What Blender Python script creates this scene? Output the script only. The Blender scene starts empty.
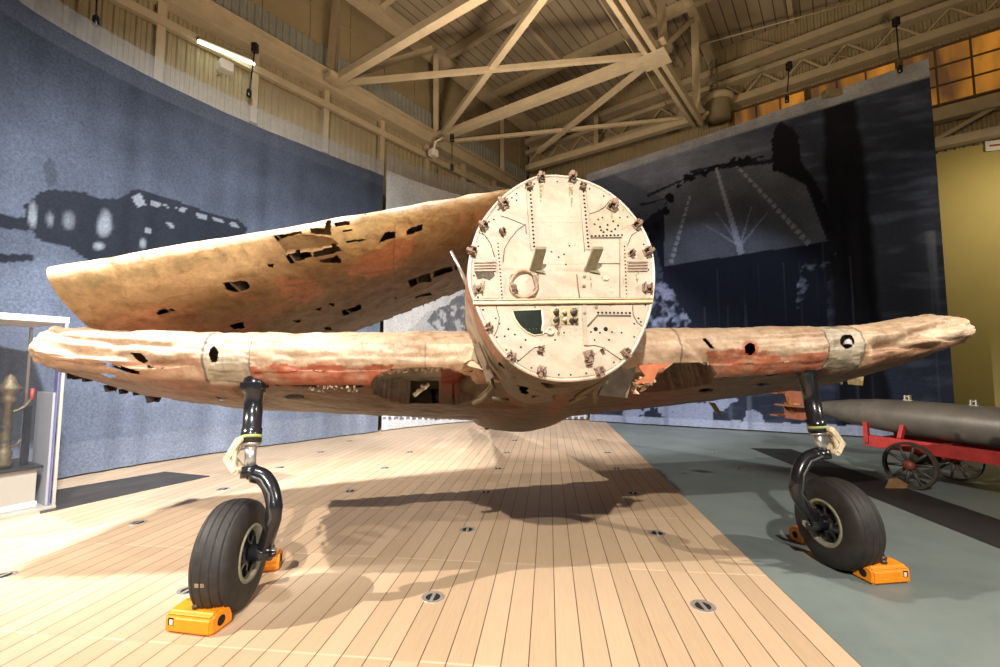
import bpy, bmesh, math, random
import numpy as np
from mathutils import Vector, Matrix, noise as mnoise
random.seed(7)
rng = np.random.default_rng(5)
SC = bpy.context.scene
COL = SC.collection
V = Vector
PI = math.pi

# ------------------------------------------------------------------ camera
F = 16/36*1000
EYE = V((0, 0, 1.6))
PITCH = math.atan(33.5/F)
FWD = V((0, math.cos(PITCH), math.sin(PITCH)))
UPV = V((0, -math.sin(PITCH), math.cos(PITCH)))
RGT = V((1, 0, 0))
cam = bpy.data.cameras.new('camera'); camo = bpy.data.objects.new('camera', cam); COL.objects.link(camo)
cam.lens = 16; cam.sensor_width = 36; cam.clip_end = 200; cam.clip_start = 0.05
camo.location = EYE; camo.rotation_euler = (PI/2+PITCH, 0, 0)
SC.camera = camo

def ray(u, v): return FWD + RGT*((u-500)/F) + UPV*((333.5-v)/F)
def at_z(u, v, z): d = ray(u, v); return EYE + d*((z-EYE.z)/d.z)
def at_y(u, v, y): d = ray(u, v); return EYE + d*(y/d.y)
def at_pl(u, v, P, n): d = ray(u, v); return EYE + d*((P-EYE).dot(n)/d.dot(n))
def proj(P):
    P = np.asarray(P, float).reshape(-1, 3) - np.array(EYE)
    z = P@np.array(FWD); z = np.where(z < .05, .05, z)
    return 500+F*(P@np.array(RGT))/z, 333.5-F*(P@np.array(UPV))/z
def inpoly(u, v, poly):
    r = np.zeros(u.shape, bool); n = len(poly); j = n-1
    for i in range(n):
        xi, yi = poly[i]; xj, yj = poly[j]
        c = ((yi > v) != (yj > v)) & (u < (xj-xi)*(v-yi)/((yj-yi) if yj != yi else 1e-9)+xi)
        r ^= c; j = i
    return r
def ell(cx, cy, rx, ry, n=20, rot=0):
    c, s = math.cos(rot), math.sin(rot)
    return [(cx+rx*math.cos(t)*c-ry*math.sin(t)*s, cy+rx*math.cos(t)*s+ry*math.sin(t)*c) for t in [2*PI*i/n for i in range(n)]]
def crop(pts, ox, oy, k): return [(ox+x/k, oy+y/k) for x, y in pts]
def nz(P, sc=1.0, off=0.0, oc=3):
    """fractal noise at each row of P (n,3), about -1..1"""
    out = np.empty(len(P))
    for i, p in enumerate(P):
        q = V((p[0]*sc+off, p[1]*sc+off*1.7, p[2]*sc-off)); a = 0; w = 1
        for o in range(oc):
            a += mnoise.noise(q)*w; q = q*2.03; w *= .5
        out[i] = a
    return out

# ------------------------------------------------------------------ materials
def nodes(name):
    m = bpy.data.materials.new(name); m.use_nodes = True
    nt = m.node_tree; b = nt.nodes['Principled BSDF']
    return m, nt, b
def nd(nt, t, **k):
    n = nt.nodes.new(t)
    for a, v in k.items():
        if a.startswith('i_'):
            n.inputs[int(a[2:]) if a[2:].isdigit() else a[2:]].default_value = v
        else: setattr(n, a, v)
    return n
def c4(c): return (c[0], c[1], c[2], 1)
def M(name, col, rough=.6, metal=0, var=.18, scale=6, bump=.0, bscale=60, col2=None, mixlo=.45, mixhi=.62, stretch=(1, 1, 1), spec=.4, coord='Object', speck=None):
    m, nt, b = nodes(name); L = nt.links
    tc = nd(nt, 'ShaderNodeTexCoord'); mp = nd(nt, 'ShaderNodeMapping'); mp.inputs['Scale'].default_value = stretch
    L.new(tc.outputs[coord], mp.inputs[0])
    n = nd(nt, 'ShaderNodeTexNoise'); n.inputs['Scale'].default_value = scale; n.inputs['Detail'].default_value = 7; n.inputs['Roughness'].default_value = .65
    L.new(mp.outputs[0], n.inputs['Vector'])
    r = nd(nt, 'ShaderNodeValToRGB')
    lo = [max(0, x*(1-var)) for x in col]; hi = [min(1, x*(1+var)) for x in col]
    r.color_ramp.elements[0].position = .3; r.color_ramp.elements[0].color = c4(lo)
    r.color_ramp.elements[1].position = .7; r.color_ramp.elements[1].color = c4(hi)
    L.new(n.outputs['Fac'], r.inputs[0]); out = r.outputs[0]
    if col2:
        n2 = nd(nt, 'ShaderNodeTexNoise'); n2.inputs['Scale'].default_value = scale*.45; n2.inputs['Detail'].default_value = 9; n2.inputs['Roughness'].default_value = .7
        L.new(mp.outputs[0], n2.inputs['Vector'])
        mr = nd(nt, 'ShaderNodeMapRange'); mr.inputs[1].default_value = mixlo; mr.inputs[2].default_value = mixhi
        L.new(n2.outputs['Fac'], mr.inputs[0])
        mx = nd(nt, 'ShaderNodeMix', data_type='RGBA'); L.new(mr.outputs[0], mx.inputs[0]); L.new(out, mx.inputs[6]); mx.inputs[7].default_value = c4(col2)
        out = mx.outputs[2]
    if speck:
        for k, (sc_, lo, hi) in enumerate(((38, .61, .70), (13, .60, .74), (110, .64, .72))):
            n3 = nd(nt, 'ShaderNodeTexNoise'); n3.inputs['Scale'].default_value = sc_; n3.inputs['Detail'].default_value = 10; n3.inputs['Roughness'].default_value = .7; L.new(mp.outputs[0], n3.inputs['Vector'])
            m3 = nd(nt, 'ShaderNodeMapRange'); m3.inputs[1].default_value = lo; m3.inputs[2].default_value = hi; m3.inputs[4].default_value = .7; L.new(n3.outputs['Fac'], m3.inputs[0])
            x3 = nd(nt, 'ShaderNodeMix', data_type='RGBA'); L.new(m3.outputs[0], x3.inputs[0]); L.new(out, x3.inputs[6]); x3.inputs[7].default_value = c4(speck); out = x3.outputs[2]
    L.new(out, b.inputs['Base Color'])
    b.inputs['Roughness'].default_value = rough; b.inputs['Metallic'].default_value = metal; b.inputs['Specular IOR Level'].default_value = spec
    if bump:
        nb = nd(nt, 'ShaderNodeTexNoise'); nb.inputs['Scale'].default_value = bscale; nb.inputs['Detail'].default_value = 5
        L.new(mp.outputs[0], nb.inputs['Vector'])
        bp = nd(nt, 'ShaderNodeBump'); bp.inputs['Strength'].default_value = bump; bp.inputs['Distance'].default_value = .02
        L.new(nb.outputs['Fac'], bp.inputs['Height']); L.new(bp.outputs[0], b.inputs['Normal'])
    return m
def M_attr(name, rough=.6, var=.25, scale=40, bump=.2, bscale=25, spec=.3, metal=0, stretch=(1, 1, 1), grime=0):
    """colour from the mesh's own 'paint' attribute, broken up by noise"""
    m, nt, b = nodes(name); L = nt.links
    at = nd(nt, 'ShaderNodeAttribute', attribute_name='paint')
    tc = nd(nt, 'ShaderNodeTexCoord'); mp = nd(nt, 'ShaderNodeMapping'); mp.inputs['Scale'].default_value = stretch
    L.new(tc.outputs['Object'], mp.inputs[0])
    n = nd(nt, 'ShaderNodeTexNoise'); n.inputs['Scale'].default_value = scale; n.inputs['Detail'].default_value = 8; n.inputs['Roughness'].default_value = .75
    L.new(mp.outputs[0], n.inputs['Vector'])
    mr = nd(nt, 'ShaderNodeMapRange'); mr.inputs[1].default_value = .25; mr.inputs[2].default_value = .75; mr.inputs[3].default_value = 1-var; mr.inputs[4].default_value = 1+var
    L.new(n.outputs['Fac'], mr.inputs[0])
    mx = nd(nt, 'ShaderNodeVectorMath', operation='SCALE'); L.new(at.outputs['Color'], mx.inputs[0]); L.new(mr.outputs[0], mx.inputs['Scale'])
    out = mx.outputs[0]
    if grime:
        for sc_, lo, hi, dk in ((4.5, .54, .70, grime), (19, .60, .72, grime*.85), (1.6, .52, .7, grime*.6)):
            g = nd(nt, 'ShaderNodeTexNoise'); g.inputs['Scale'].default_value = sc_; g.inputs['Detail'].default_value = 12; g.inputs['Roughness'].default_value = .72; g.inputs['Distortion'].default_value = .6
            L.new(mp.outputs[0], g.inputs['Vector'])
            m2 = nd(nt, 'ShaderNodeMapRange'); m2.inputs[1].default_value = lo; m2.inputs[2].default_value = hi; m2.inputs[3].default_value = 1; m2.inputs[4].default_value = 1-dk
            L.new(g.outputs['Fac'], m2.inputs[0])
            cb = nd(nt, 'ShaderNodeCombineXYZ')
            for k, pw in enumerate((.8, 1.0, 1.15)):
                pn = nd(nt, 'ShaderNodeMath', operation='POWER'); L.new(m2.outputs[0], pn.inputs[0]); pn.inputs[1].default_value = pw; L.new(pn.outputs[0], cb.inputs[k])
            mm = nd(nt, 'ShaderNodeVectorMath', operation='MULTIPLY'); L.new(out, mm.inputs[0]); L.new(cb.outputs[0], mm.inputs[1]); out = mm.outputs[0]
    L.new(out, b.inputs['Base Color'])
    b.inputs['Roughness'].default_value = rough; b.inputs['Specular IOR Level'].default_value = spec; b.inputs['Metallic'].default_value = metal
    if bump:
        nb = nd(nt, 'ShaderNodeTexNoise'); nb.inputs['Scale'].default_value = bscale; nb.inputs['Detail'].default_value = 6
        L.new(mp.outputs[0], nb.inputs['Vector'])
        bp = nd(nt, 'ShaderNodeBump'); bp.inputs['Strength'].default_value = bump; bp.inputs['Distance'].default_value = .02
        L.new(nb.outputs['Fac'], bp.inputs['Height']); L.new(bp.outputs[0], b.inputs['Normal'])
    return m
def M_emit(name, col, st):
    m, nt, b = nodes(name); b.inputs['Base Color'].default_value = c4(col); b.inputs['Emission Color'].default_value = c4(col); b.inputs['Emission Strength'].default_value = st
    return m

STEEL = M('painted_steel', (.46, .375, .26), .55, 0, .12, 3)
STEEL_D = M('painted_steel_wall', (.22, .175, .105), .6, 0, .15, 2)
BLACK = M('black_enamel', (.012, .012, .014), .22, 0, .3, 12, spec=.6)
RUBBER = M('tyre_rubber', (.022, .019, .017), .6, 0, .3, 14, .15, 50, col2=(.050, .040, .032), mixlo=.5, mixhi=.75)
CREAM = M('cream_fitting', (.62, .52, .36), .45, .1, .2, 14, .1, 40, col2=(.33, .24, .14), mixlo=.58, mixhi=.72)
RIMW = M('rim_paint', (.42, .40, .29), .5, 0, .2, 18)
ORANGE = M('orange_rubber', (.83, .26, .008), .5, 0, .14, 9, .12, 90, col2=(.66, .19, .008), mixlo=.6, mixhi=.8)
HOLE = M('dark_cavity', (.01, .009, .008), .9)
ALUM = M('bare_metal', (.55, .54, .52), .35, .8, .12, 12)
GUNM = M('dark_metal', (.10, .095, .09), .45, .6, .25, 16)
RUST = M('rusty_bracket', (.30, .20, .145), .6, .3, .35, 25, .2, 60, col2=(.10, .065, .045), mixlo=.5, mixhi=.68)
OLIVE = M('bracket_olive', (.22, .185, .115), .55, .2, .25, 25, .1)
WHITE = M('white_paint', (.72, .68, .62), .5, 0, .06, 4)

# ------------------------------------------------------------------ mesh builder
class MB:
    def __init__(s): s.v = []; s.f = []; s.sm = []
    def add(s, vs, fs, smooth=False):
        o = len(s.v); s.v += [V(p) for p in vs]; s.f += [tuple(i+o for i in f) for f in fs]; s.sm += [smooth]*len(fs); return s
    def box(s, c, size, R=None):
        c = V(c); x, y, z = [q/2 for q in size]
        vs = [V((a*x, b*y, d*z)) for a in (-1, 1) for b in (-1, 1) for d in (-1, 1)]
        if R is not None: vs = [R@p for p in vs]
        return s.add([c+p for p in vs], [(0, 1, 3, 2), (4, 6, 7, 5), (0, 4, 5, 1), (2, 3, 7, 6), (0, 2, 6, 4), (1, 5, 7, 3)])
    def bar(s, a, b, w, h, up=(0, 0, 1)):
        a, b = V(a), V(b); d = (b-a); l = d.length; d.normalize(); up = V(up)
        sd = d.cross(up)
        if sd.length < 1e-4: sd = d.cross(V((1, 0, 0)))
        sd.normalize(); u = sd.cross(d)
        R = Matrix((d, sd, u)).transposed()
        return s.box((a+b)/2, (l, w, h), R)
    def hbeam(s, a, b, w, h, t=.03, up=(0, 0, 1)):
        a, b = V(a), V(b); d = (b-a).normalized(); up = V(up); sd = d.cross(up).normalized(); u = sd.cross(d)
        s.bar(a+u*(h/2), b+u*(h/2), w, t, up); s.bar(a-u*(h/2), b-u*(h/2), w, t, up); s.bar(a, b, t, h-t*1.02, up)
        return s
    def tube(s, pts, r, n=12, cap=True):
        pts = [V(p) for p in pts]; rs = r if isinstance(r, (list, tuple)) else [r]*len(pts)
        rings = []; prev = None
        for i, p in enumerate(pts):
            d = (pts[min(i+1, len(pts)-1)]-pts[max(i-1, 0)]).normalized()
            if prev is None:
                a = d.cross(V((0, 0, 1)));
                if a.length < .1: a = d.cross(V((1, 0, 0)))
            else: a = prev-d*prev.dot(d)
            a.normalize(); prev = a; b = d.cross(a)
            rings.append([p+(a*math.cos(2*PI*k/n)+b*math.sin(2*PI*k/n))*rs[i] for k in range(n)])
        vs = [q for R in rings for q in R]
        fs = [(i*n+k, i*n+(k+1) % n, (i+1)*n+(k+1) % n, (i+1)*n+k) for i in range(len(pts)-1) for k in range(n)]
        s.add(vs, fs, True)
        if cap:
            o = len(s.v)-len(vs); s.f += [tuple(o+k for k in range(n))[::-1], tuple(o+(len(pts)-1)*n+k for k in range(n))]; s.sm += [False, False]
        return s
    def lathe(s, prof, o, ax, n=48, smooth=True, closed=False):
        """prof: list of (axial, radius)"""
        o = V(o); ax = V(ax).normalized(); a = ax.cross(V((0, 0, 1)))
        if a.length < .1: a = ax.cross(V((1, 0, 0)))
        a.normalize(); b = ax.cross(a); m = len(prof)
        vs = [o+ax*h+(a*math.cos(2*PI*k/n)+b*math.sin(2*PI*k/n))*r for h, r in prof for k in range(n)]
        fs = [(i*n+k, i*n+(k+1) % n, ((i+1) % m)*n+(k+1) % n, ((i+1) % m)*n+k) for i in range(m if closed else m-1) for k in range(n)]
        return s.add(vs, fs, smooth)
    def prism(s, poly, d):
        """poly of 3-D points, extruded along vector d"""
        n = len(poly); d = V(d); vs = [V(p) for p in poly]+[V(p)+d for p in poly]
        fs = [tuple(range(n))[::-1], tuple(range(n, 2*n))]+[(i, (i+1) % n, n+(i+1) % n, n+i) for i in range(n)]
        return s.add(vs, fs)
    def build(s, name, mat, parent=None, bevel=0, seg=2, origin=None):
        me = bpy.data.meshes.new(name)
        if parent is not None: og = ORG[parent.name]
        elif origin is not None: og = V(origin)
        else:
            xs = [p.x for p in s.v]; ys = [p.y for p in s.v]; zs = [p.z for p in s.v]
            og = V(((min(xs)+max(xs))/2, (min(ys)+max(ys))/2, min(zs)))
        me.from_pydata([p-og for p in s.v], [], s.f); me.update()
        bm = bmesh.new(); bm.from_mesh(me); bmesh.ops.recalc_face_normals(bm, faces=bm.faces); bm.to_mesh(me); bm.free()
        for p, k in zip(me.polygons, s.sm): p.use_smooth = k
        me.materials.append(mat)
        o = bpy.data.objects.new(name, me); COL.objects.link(o)
        if parent is not None: o.parent = parent
        else: o.location = og
        ORG[o.name] = og
        if bevel:
            bv = o.modifiers.new('bevel', 'BEVEL'); bv.width = bevel; bv.segments = seg; bv.limit_method = 'ANGLE'; bv.angle_limit = .6
        return o
ORG = {}
def tag(o, label=None, cat=None, group=None, kind=None):
    if label: o['label'] = label
    if cat: o['category'] = cat
    if group: o['group'] = group
    if kind: o['kind'] = kind
    return o
def empty(name, loc, label=None, cat=None, group=None, kind=None):
    o = bpy.data.objects.new(name, None); o.empty_display_size = .1; COL.objects.link(o); o.location = loc; ORG[o.name] = V(loc)
    return tag(o, label, cat, group, kind)
def node(name, loc, parent):
    """an Empty that is a part gathering sub-parts"""
    o = bpy.data.objects.new(name, None); o.empty_display_size = .05; COL.objects.link(o); o.parent = parent
    o.location = V(loc)-ORG[parent.name]; ORG[o.name] = V(loc); return o
def copy_tree(o, loc=None, rz=None, label=None):
    c = o.copy(); COL.objects.link(c)
    for ch in o.children:
        d = ch.copy(); COL.objects.link(d); d.parent = c
        for g in ch.children:
            e = g.copy(); COL.objects.link(e); e.parent = d
    if loc is not None: c.location = loc
    if rz is not None: c.rotation_euler = (0, 0, rz)
    if label: c['label'] = label
    return c
def gridmesh(name, P, nu, nv, mat, parent=None, keep=None, col=None, origin=None, smooth=True):
    """P (nu*nv,3) grid, keep: (nu-1)*(nv-1) bool of faces kept, col: (n,3) paint"""
    og = ORG[parent.name] if parent is not None else V(origin)
    i, j = np.meshgrid(np.arange(nu-1), np.arange(nv-1), indexing='ij')
    a = (i*nv+j).ravel(); fs = np.stack([a, a+1, a+nv+1, a+nv], 1)
    if keep is not None: fs = fs[keep.ravel()]
    me = bpy.data.meshes.new(name)
    me.from_pydata((P-np.array(og)).tolist(), [], fs.tolist()); me.update()
    me.polygons.foreach_set('use_smooth', [smooth]*len(me.polygons))
    if col is not None:
        at = me.color_attributes.new('paint', 'FLOAT_COLOR', 'POINT')
        at.data.foreach_set('color', np.concatenate([np.clip(col, 0, 1), np.ones((len(col), 1))], 1).astype(np.float32).ravel())
    me.materials.append(mat)
    o = bpy.data.objects.new(name, me); COL.objects.link(o)
    if parent is not None: o.parent = parent
    else: o.location = og
    ORG[o.name] = V(og)
    return o
def fcent(A, nu, nv):
    A = A.reshape(nu, nv, -1); return ((A[:-1, :-1]+A[1:, :-1]+A[:-1, 1:]+A[1:, 1:])/4).reshape((nu-1)*(nv-1), -1)

# ------------------------------------------------------------------ floor
DYAW = math.atan(48.5/F)           # deck boards run this far right of the view axis
dd = V((math.sin(DYAW), math.cos(DYAW), 0)); dx = V((math.cos(DYAW), -math.sin(DYAW), 0))
def deck(x, y): return dx*x+dd*y
def deck_xy(P): return V(P).dot(dx), V(P).dot(dd)
EDGE = deck_xy(at_z(791.5, 600, 0))[0]

def floor_mat():
    m = M('blue_grey_concrete', (.160, .192, .182), .42, 0, .16, 1.4, .03, 90, col2=(.21, .235, .22), mixlo=.45, mixhi=.75, spec=.35)
    return m
def deck_mat():
    m, nt, b = nodes('deck_boards'); L = nt.links
    tc = nd(nt, 'ShaderNodeTexCoord'); sp = nd(nt, 'ShaderNodeSeparateXYZ'); L.new(tc.outputs['Object'], sp.inputs[0])
    def mt(op, a, b_=None):
        n = nd(nt, 'ShaderNodeMath', operation=op)
        for k, q in enumerate((a, b_)):
            if q is None: continue
            if isinstance(q, (int, float)): n.inputs[k].default_value = q
            else: L.new(q, n.inputs[k])
        return n.outputs[0]
    px = mt('DIVIDE', sp.outputs['X'], .1475); fx = mt('FRACT', px); ix = mt('FLOOR', px)
    py = mt('DIVIDE', mt('ADD', sp.outputs['Y'], .05), 1.26); fy = mt('FRACT', py); iy = mt('FLOOR', py)
    seam = mt('LESS_THAN', mt('ABSOLUTE', mt('SUBTRACT', fx, .5)), .48)   # 1 on the board
    butt = mt('LESS_THAN', fy, .013)
    cb = nd(nt, 'ShaderNodeCombineXYZ'); L.new(ix, cb.inputs[0]); L.new(iy, cb.inputs[1])
    wn = nd(nt, 'ShaderNodeTexWhiteNoise', noise_dimensions='2D'); L.new(cb.outputs[0], wn.inputs['Vector'])
    mp = nd(nt, 'ShaderNodeMapping'); mp.inputs['Scale'].default_value = (40, 2.2, 1); L.new(tc.outputs['Object'], mp.inputs[0])
    gn = nd(nt, 'ShaderNodeTexNoise'); gn.inputs['Scale'].default_value = 2.0; gn.inputs['Detail'].default_value = 6; L.new(mp.outputs[0], gn.inputs['Vector'])
    big = nd(nt, 'ShaderNodeTexNoise'); big.inputs['Scale'].default_value = .8; big.inputs['Detail'].default_value = 5; L.new(tc.outputs['Object'], big.inputs['Vector'])
    val = mt('ADD', mt('ADD', mt('MULTIPLY', wn.outputs['Value'], .15), mt('MULTIPLY', gn.outputs['Fac'], .22)), mt('MULTIPLY', big.outputs['Fac'], .3))
    r = nd(nt, 'ShaderNodeValToRGB'); r.color_ramp.elements[0].position = .15; r.color_ramp.elements[0].color = (.41, .285, .175, 1)
    r.color_ramp.elements[1].position = .55; r.color_ramp.elements[1].color = (.61, .445, .30, 1); L.new(val, r.inputs[0])
    m1 = nd(nt, 'ShaderNodeMix', data_type='RGBA'); L.new(seam, m1.inputs[0]); m1.inputs[6].default_value = (.10, .055, .028, 1); L.new(r.outputs[0], m1.inputs[7])
    sel = mt('MULTIPLY', mt('MULTIPLY', butt, seam), mt('GREATER_THAN', wn.outputs['Value'], .22))
    m2 = nd(nt, 'ShaderNodeMix', data_type='RGBA'); L.new(sel, m2.inputs[0]); L.new(m1.outputs[2], m2.inputs[6]); m2.inputs[7].default_value = (.62, .47, .32, 1)
    L.new(m2.outputs[2], b.inputs['Base Color']); b.inputs['Roughness'].default_value = .5; b.inputs['Specular IOR Level'].default_value = .3
    bp = nd(nt, 'ShaderNodeBump'); bp.inputs['Strength'].default_value = .5; bp.inputs['Distance'].default_value = .004; L.new(seam, bp.inputs['Height']); L.new(bp.outputs[0], b.inputs['Normal'])
    return m

fl = MB().add([(-14, -9, 0), (24, -9, 0), (24, 30, 0), (-14, 30, 0)], [(0, 1, 2, 3)]).build('floor', floor_mat(), origin=(0, 0, 0)); tag(fl, 'blue grey painted concrete floor of the hangar', 'floor', kind='structure')
DZ = .006
dk = MB(); x0 = -.1475*70; dk.box((x0/2, 5, DZ/2-.002), (-x0, 22, DZ+.004))
dko = dk.build('floor_deck', deck_mat(), origin=(0, 0, 0)); dko.location = dx*EDGE; dko.rotation_euler = (0, 0, -DYAW)
tag(dko, 'beige wooden carrier deck boards laid over the left of the floor', 'floor', kind='structure')

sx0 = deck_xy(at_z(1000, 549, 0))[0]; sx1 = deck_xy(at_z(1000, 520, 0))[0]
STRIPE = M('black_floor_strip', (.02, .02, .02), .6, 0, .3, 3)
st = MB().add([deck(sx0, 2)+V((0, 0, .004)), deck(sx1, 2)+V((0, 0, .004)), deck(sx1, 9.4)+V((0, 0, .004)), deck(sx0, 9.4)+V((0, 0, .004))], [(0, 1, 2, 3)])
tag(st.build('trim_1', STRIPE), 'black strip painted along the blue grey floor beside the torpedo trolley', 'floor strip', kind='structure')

# thin dark patch over the deck on the left between case and mural
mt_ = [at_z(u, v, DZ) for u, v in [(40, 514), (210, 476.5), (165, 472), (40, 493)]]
o = MB().prism(mt_, (0, 0, .008)).build('floor_mat', M('dark_floor_patch', (.045, .036, .028), .4, 0, .3, 3))
tag(o, 'dark brown patch on the deck between glass case and blue mural', 'mat')

# ------------------------------------------------------------------ deck tie-down fittings
TD_BODY = M('tie_down_ring', (.42, .37, .31), .4, .5, .2, 20)
def tie_down():
    r = empty('deck_tie_down', (0, 0, 0), 'x', 'tie-down', 'tie-down cups set in the deck')
    MB().lathe([(0, .045), (.0035, .072), (.003, .078), (0, .08)], (0, 0, 0), (0, 0, 1), 28).build('ring', TD_BODY, r)
    MB().lathe([(.0008, .0), (.0008, .060)], (0, 0, 0), (0, 0, 1), 24).build('cup', HOLE, r)
    MB().box((0, 0, .003), (.024, .118, .005)).build('crossbar', TD_BODY, r, .002)
    return r
spots = [(433, 597), (703, 606), (657, 533), (467.5, 529.5), (486, 492), (633, 493), (350, 491), (385, 468), (280, 467.5), (498, 468.5), (616.5, 468.5),
         (321, 452), (410, 452), (507, 452.5), (607.5, 452.6), (350, 441), (514.5, 440.5), (600, 440), (138, 522.5), (3, 575.5), (223, 489), (189, 590)]
tdl = ['round metal tie-down cup in the bright near deck left of centre', 'round metal tie-down cup in the bright near deck close to the blue floor',
       'tie-down cup in the shadow of the right strut near the deck edge', 'tie-down cup in half shadow just below the dark wing shadow left of centre',
       'tie-down cup inside the dark wing shadow left of the round fuselage shadow', 'tie-down cup at the near edge of the shadow right of the round fuselage shadow',
       'tie-down cup inside the left end of the dark wing shadow', 'tie-down cup just beyond the wing shadow, second from the left in its row', 'tie-down cup beyond the left wheel fork, leftmost in the row behind the wing shadow',
       'tie-down cup just beyond the wing shadow under the fuselage', 'tie-down cup just beyond the wing shadow near the deck edge', 'far tie-down cup left of centre, leftmost of the second farthest row',
       'far tie-down cup second from the left in the second farthest row', 'far tie-down cup right behind the tail wheel line, third in the second farthest row', 'far tie-down cup nearest the deck edge in the second farthest row',
       'farthest row tie-down cup at the left near the blue mural', 'farthest row tie-down cup just right of the tail wheel', 'farthest row tie-down cup close to the deck edge',
       'tie-down cup alone on the left deck between dark patch and left wheel', 'tie-down cup cut by the left edge of the photo', 'tie-down cup on the left deck just past the left wheel near the dark patch', 'tie-down cup half hidden behind the left wheel and orange chock']
td0 = tie_down()
for i, (u, v) in enumerate(spots):
    o = td0 if i == 0 else copy_tree(td0)
    o.location = at_z(u, v, DZ); o.rotation_euler = (0, 0, -DYAW+.15*math.sin(i*2.3)); o['label'] = tdl[i]
for i, (u, v) in enumerate([(712, 451), (741, 468)]):
    o = copy_tree(td0, at_z(u, v, 0), -DYAW, ['tie-down cup in the blue grey floor, the farther of two beyond the deck edge', 'tie-down cup in the blue grey floor, the nearer of two beyond the deck edge'][i])
    o['group'] = 'tie-down cups set in the blue floor'

# ------------------------------------------------------------------ hangar shell
HA = math.radians(37.5)
a_ = V((math.sin(HA), math.cos(HA), 0)); b_ = V((-math.cos(HA), math.sin(HA), 0))
DA, DB = 15.0, 10.0
def hg(a, b, z=0): return a_*a+b_*b+V((0, 0, z))
def wl(u, v): return at_pl(u, v, b_*DB, b_)     # point on left wall plane
def wb(u, v): return at_pl(u, v, a_*DA, a_)     # point on back wall plane

def corrugated(name, p0, p1, z0, z1, nrm, mat, pitch=.16, dep=.035, parent=None):
    p0, p1 = V(p0), V(p1); L = (p1-p0).length; d = (p1-p0)/L; n = int(L/pitch)
    prof = []
    for i in range(n): 
        for t, h in ((0, 0), (.35, 0), (.5, 1), (.85, 1)): prof.append(p0+d*((i+t)*pitch)+nrm*h*dep)
    vs = [p+V((0, 0, z0)) for p in prof]+[p+V((0, 0, z1)) for p in prof]; m = len(prof)
    return MB().add(vs, [(i, i+1, m+i+1, m+i) for i in range(m-1)]).build(name, mat, parent)

WALLC = M('corrugated_tan', (.36, .29, .18), .6, 0, .12, 1.5)
GREYC = M('corrugated_grey', (.30, .30, .27), .45, .2, .15, 2)
PANELW = M('wall_panel_tan', (.30, .235, .14), .65, 0, .1, 1)
OLIVEW = M('olive_wall', (.40, .31, .10), .7, 0, .06, 1.2, .02, 60)

def panelwall(name, f, s0, s1, z0, z1, mat, sw=1.15, sh=1.0):
    """wall with raised cover strips; f(s,z,off) -> point"""
    m = MB(); m.add([f(s0, z0, 0), f(s1, z0, 0), f(s1, z1, 0), f(s0, z1, 0)], [(0, 1, 2, 3)])
    s = s0
    while s <= s1:
        m.bar(f(s, z0, .01), f(s, z1, .01), .05, .04, a_); s += sw
    z = z0
    while z <= z1+.01:
        m.bar(f(s0, z, .01), f(s1, z, .01), .04, .05); z += sh
    return m.build(name, mat)

o = panelwall('wall_left', lambda s, z, off: hg(s, DB+.25-off, z), -6, DA+.3, 9.75, 11.6, PANELW); tag(o, kind='structure', label='tan panelled clerestory wall high on the left', cat='wall')
o = corrugated('wall_left_lower', hg(-6, DB+.1), hg(DA+.2, DB+.1), 0, 8.55, -b_, WALLC); tag(o, kind='structure', label='tan corrugated wall behind the blue mural', cat='wall')
o = corrugated('wall_left_band', hg(-6, DB+.2), hg(DA+.2, DB+.2), 8.9, 9.8, -b_, GREYC); tag(o, kind='structure', label='grey corrugated metal band high on the left wall', cat='wall')
o = corrugated('wall_back', hg(DA+.2, DB+.1), hg(DA+.2, -14), 6.85, 12, -a_, WALLC); tag(o, kind='structure', label='tan corrugated back wall around the window strip', cat='wall')
m = MB(); m.prism([hg(DA, DB, 0), hg(DA, -16, 0), hg(DA, -16, 6.86), hg(DA, DB, 6.86)], a_*.15); o = m.build('wall_right', OLIVEW); tag(o, kind='structure', label='olive yellow plain wall at the right behind the torpedo', cat='wall')

# roof
def roof_mat():
    m, nt, b = nodes('roof_boards'); L = nt.links
    tc = nd(nt, 'ShaderNodeTexCoord'); sp = nd(nt, 'ShaderNodeSeparateXYZ'); L.new(tc.outputs['Object'], sp.inputs[0])
    dv = nd(nt, 'ShaderNodeMath', operation='DIVIDE'); L.new(sp.outputs['X'], dv.inputs[0]); dv.inputs[1].default_value = .30
    fr = nd(nt, 'ShaderNodeMath', operation='FRACT'); L.new(dv.outputs[0], fr.inputs[0])
    lt = nd(nt, 'ShaderNodeMath', operation='LESS_THAN'); L.new(fr.outputs[0], lt.inputs[0]); lt.inputs[1].default_value = .10
    n = nd(nt, 'ShaderNodeTexNoise'); n.inputs['Scale'].default_value = .7; n.inputs['Detail'].default_value = 6; L.new(tc.outputs['Object'], n.inputs['Vector'])
    r = nd(nt, 'ShaderNodeValToRGB'); r.color_ramp.elements[0].color = (.26, .21, .15, 1); r.color_ramp.elements[1].color = (.38, .31, .22, 1); r.color_ramp.elements[0].position = .3; r.color_ramp.elements[1].position = .7; L.new(n.outputs['Fac'], r.inputs[0])
    mx = nd(nt, 'ShaderNodeMix', data_type='RGBA'); L.new(lt.outputs[0], mx.inputs[0]); L.new(r.outputs[0], mx.inputs[6]); mx.inputs[7].default_value = (.09, .07, .05, 1)
    L.new(mx.outputs[2], b.inputs['Base Color']); b.inputs['Roughness'].default_value = .8
    return m
m = MB(); m.box((0, 0, 0), (26, 24, .1))
ro = m.build('ceiling', roof_mat(), origin=(0, 0, 0)); ro.location = hg(DA-11.5, DB-12.5, 11.9); ro.rotation_euler = (0, 0, -HA)
tag(ro, 'brown boarded underside of the hangar roof', 'ceiling', kind='structure')

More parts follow.
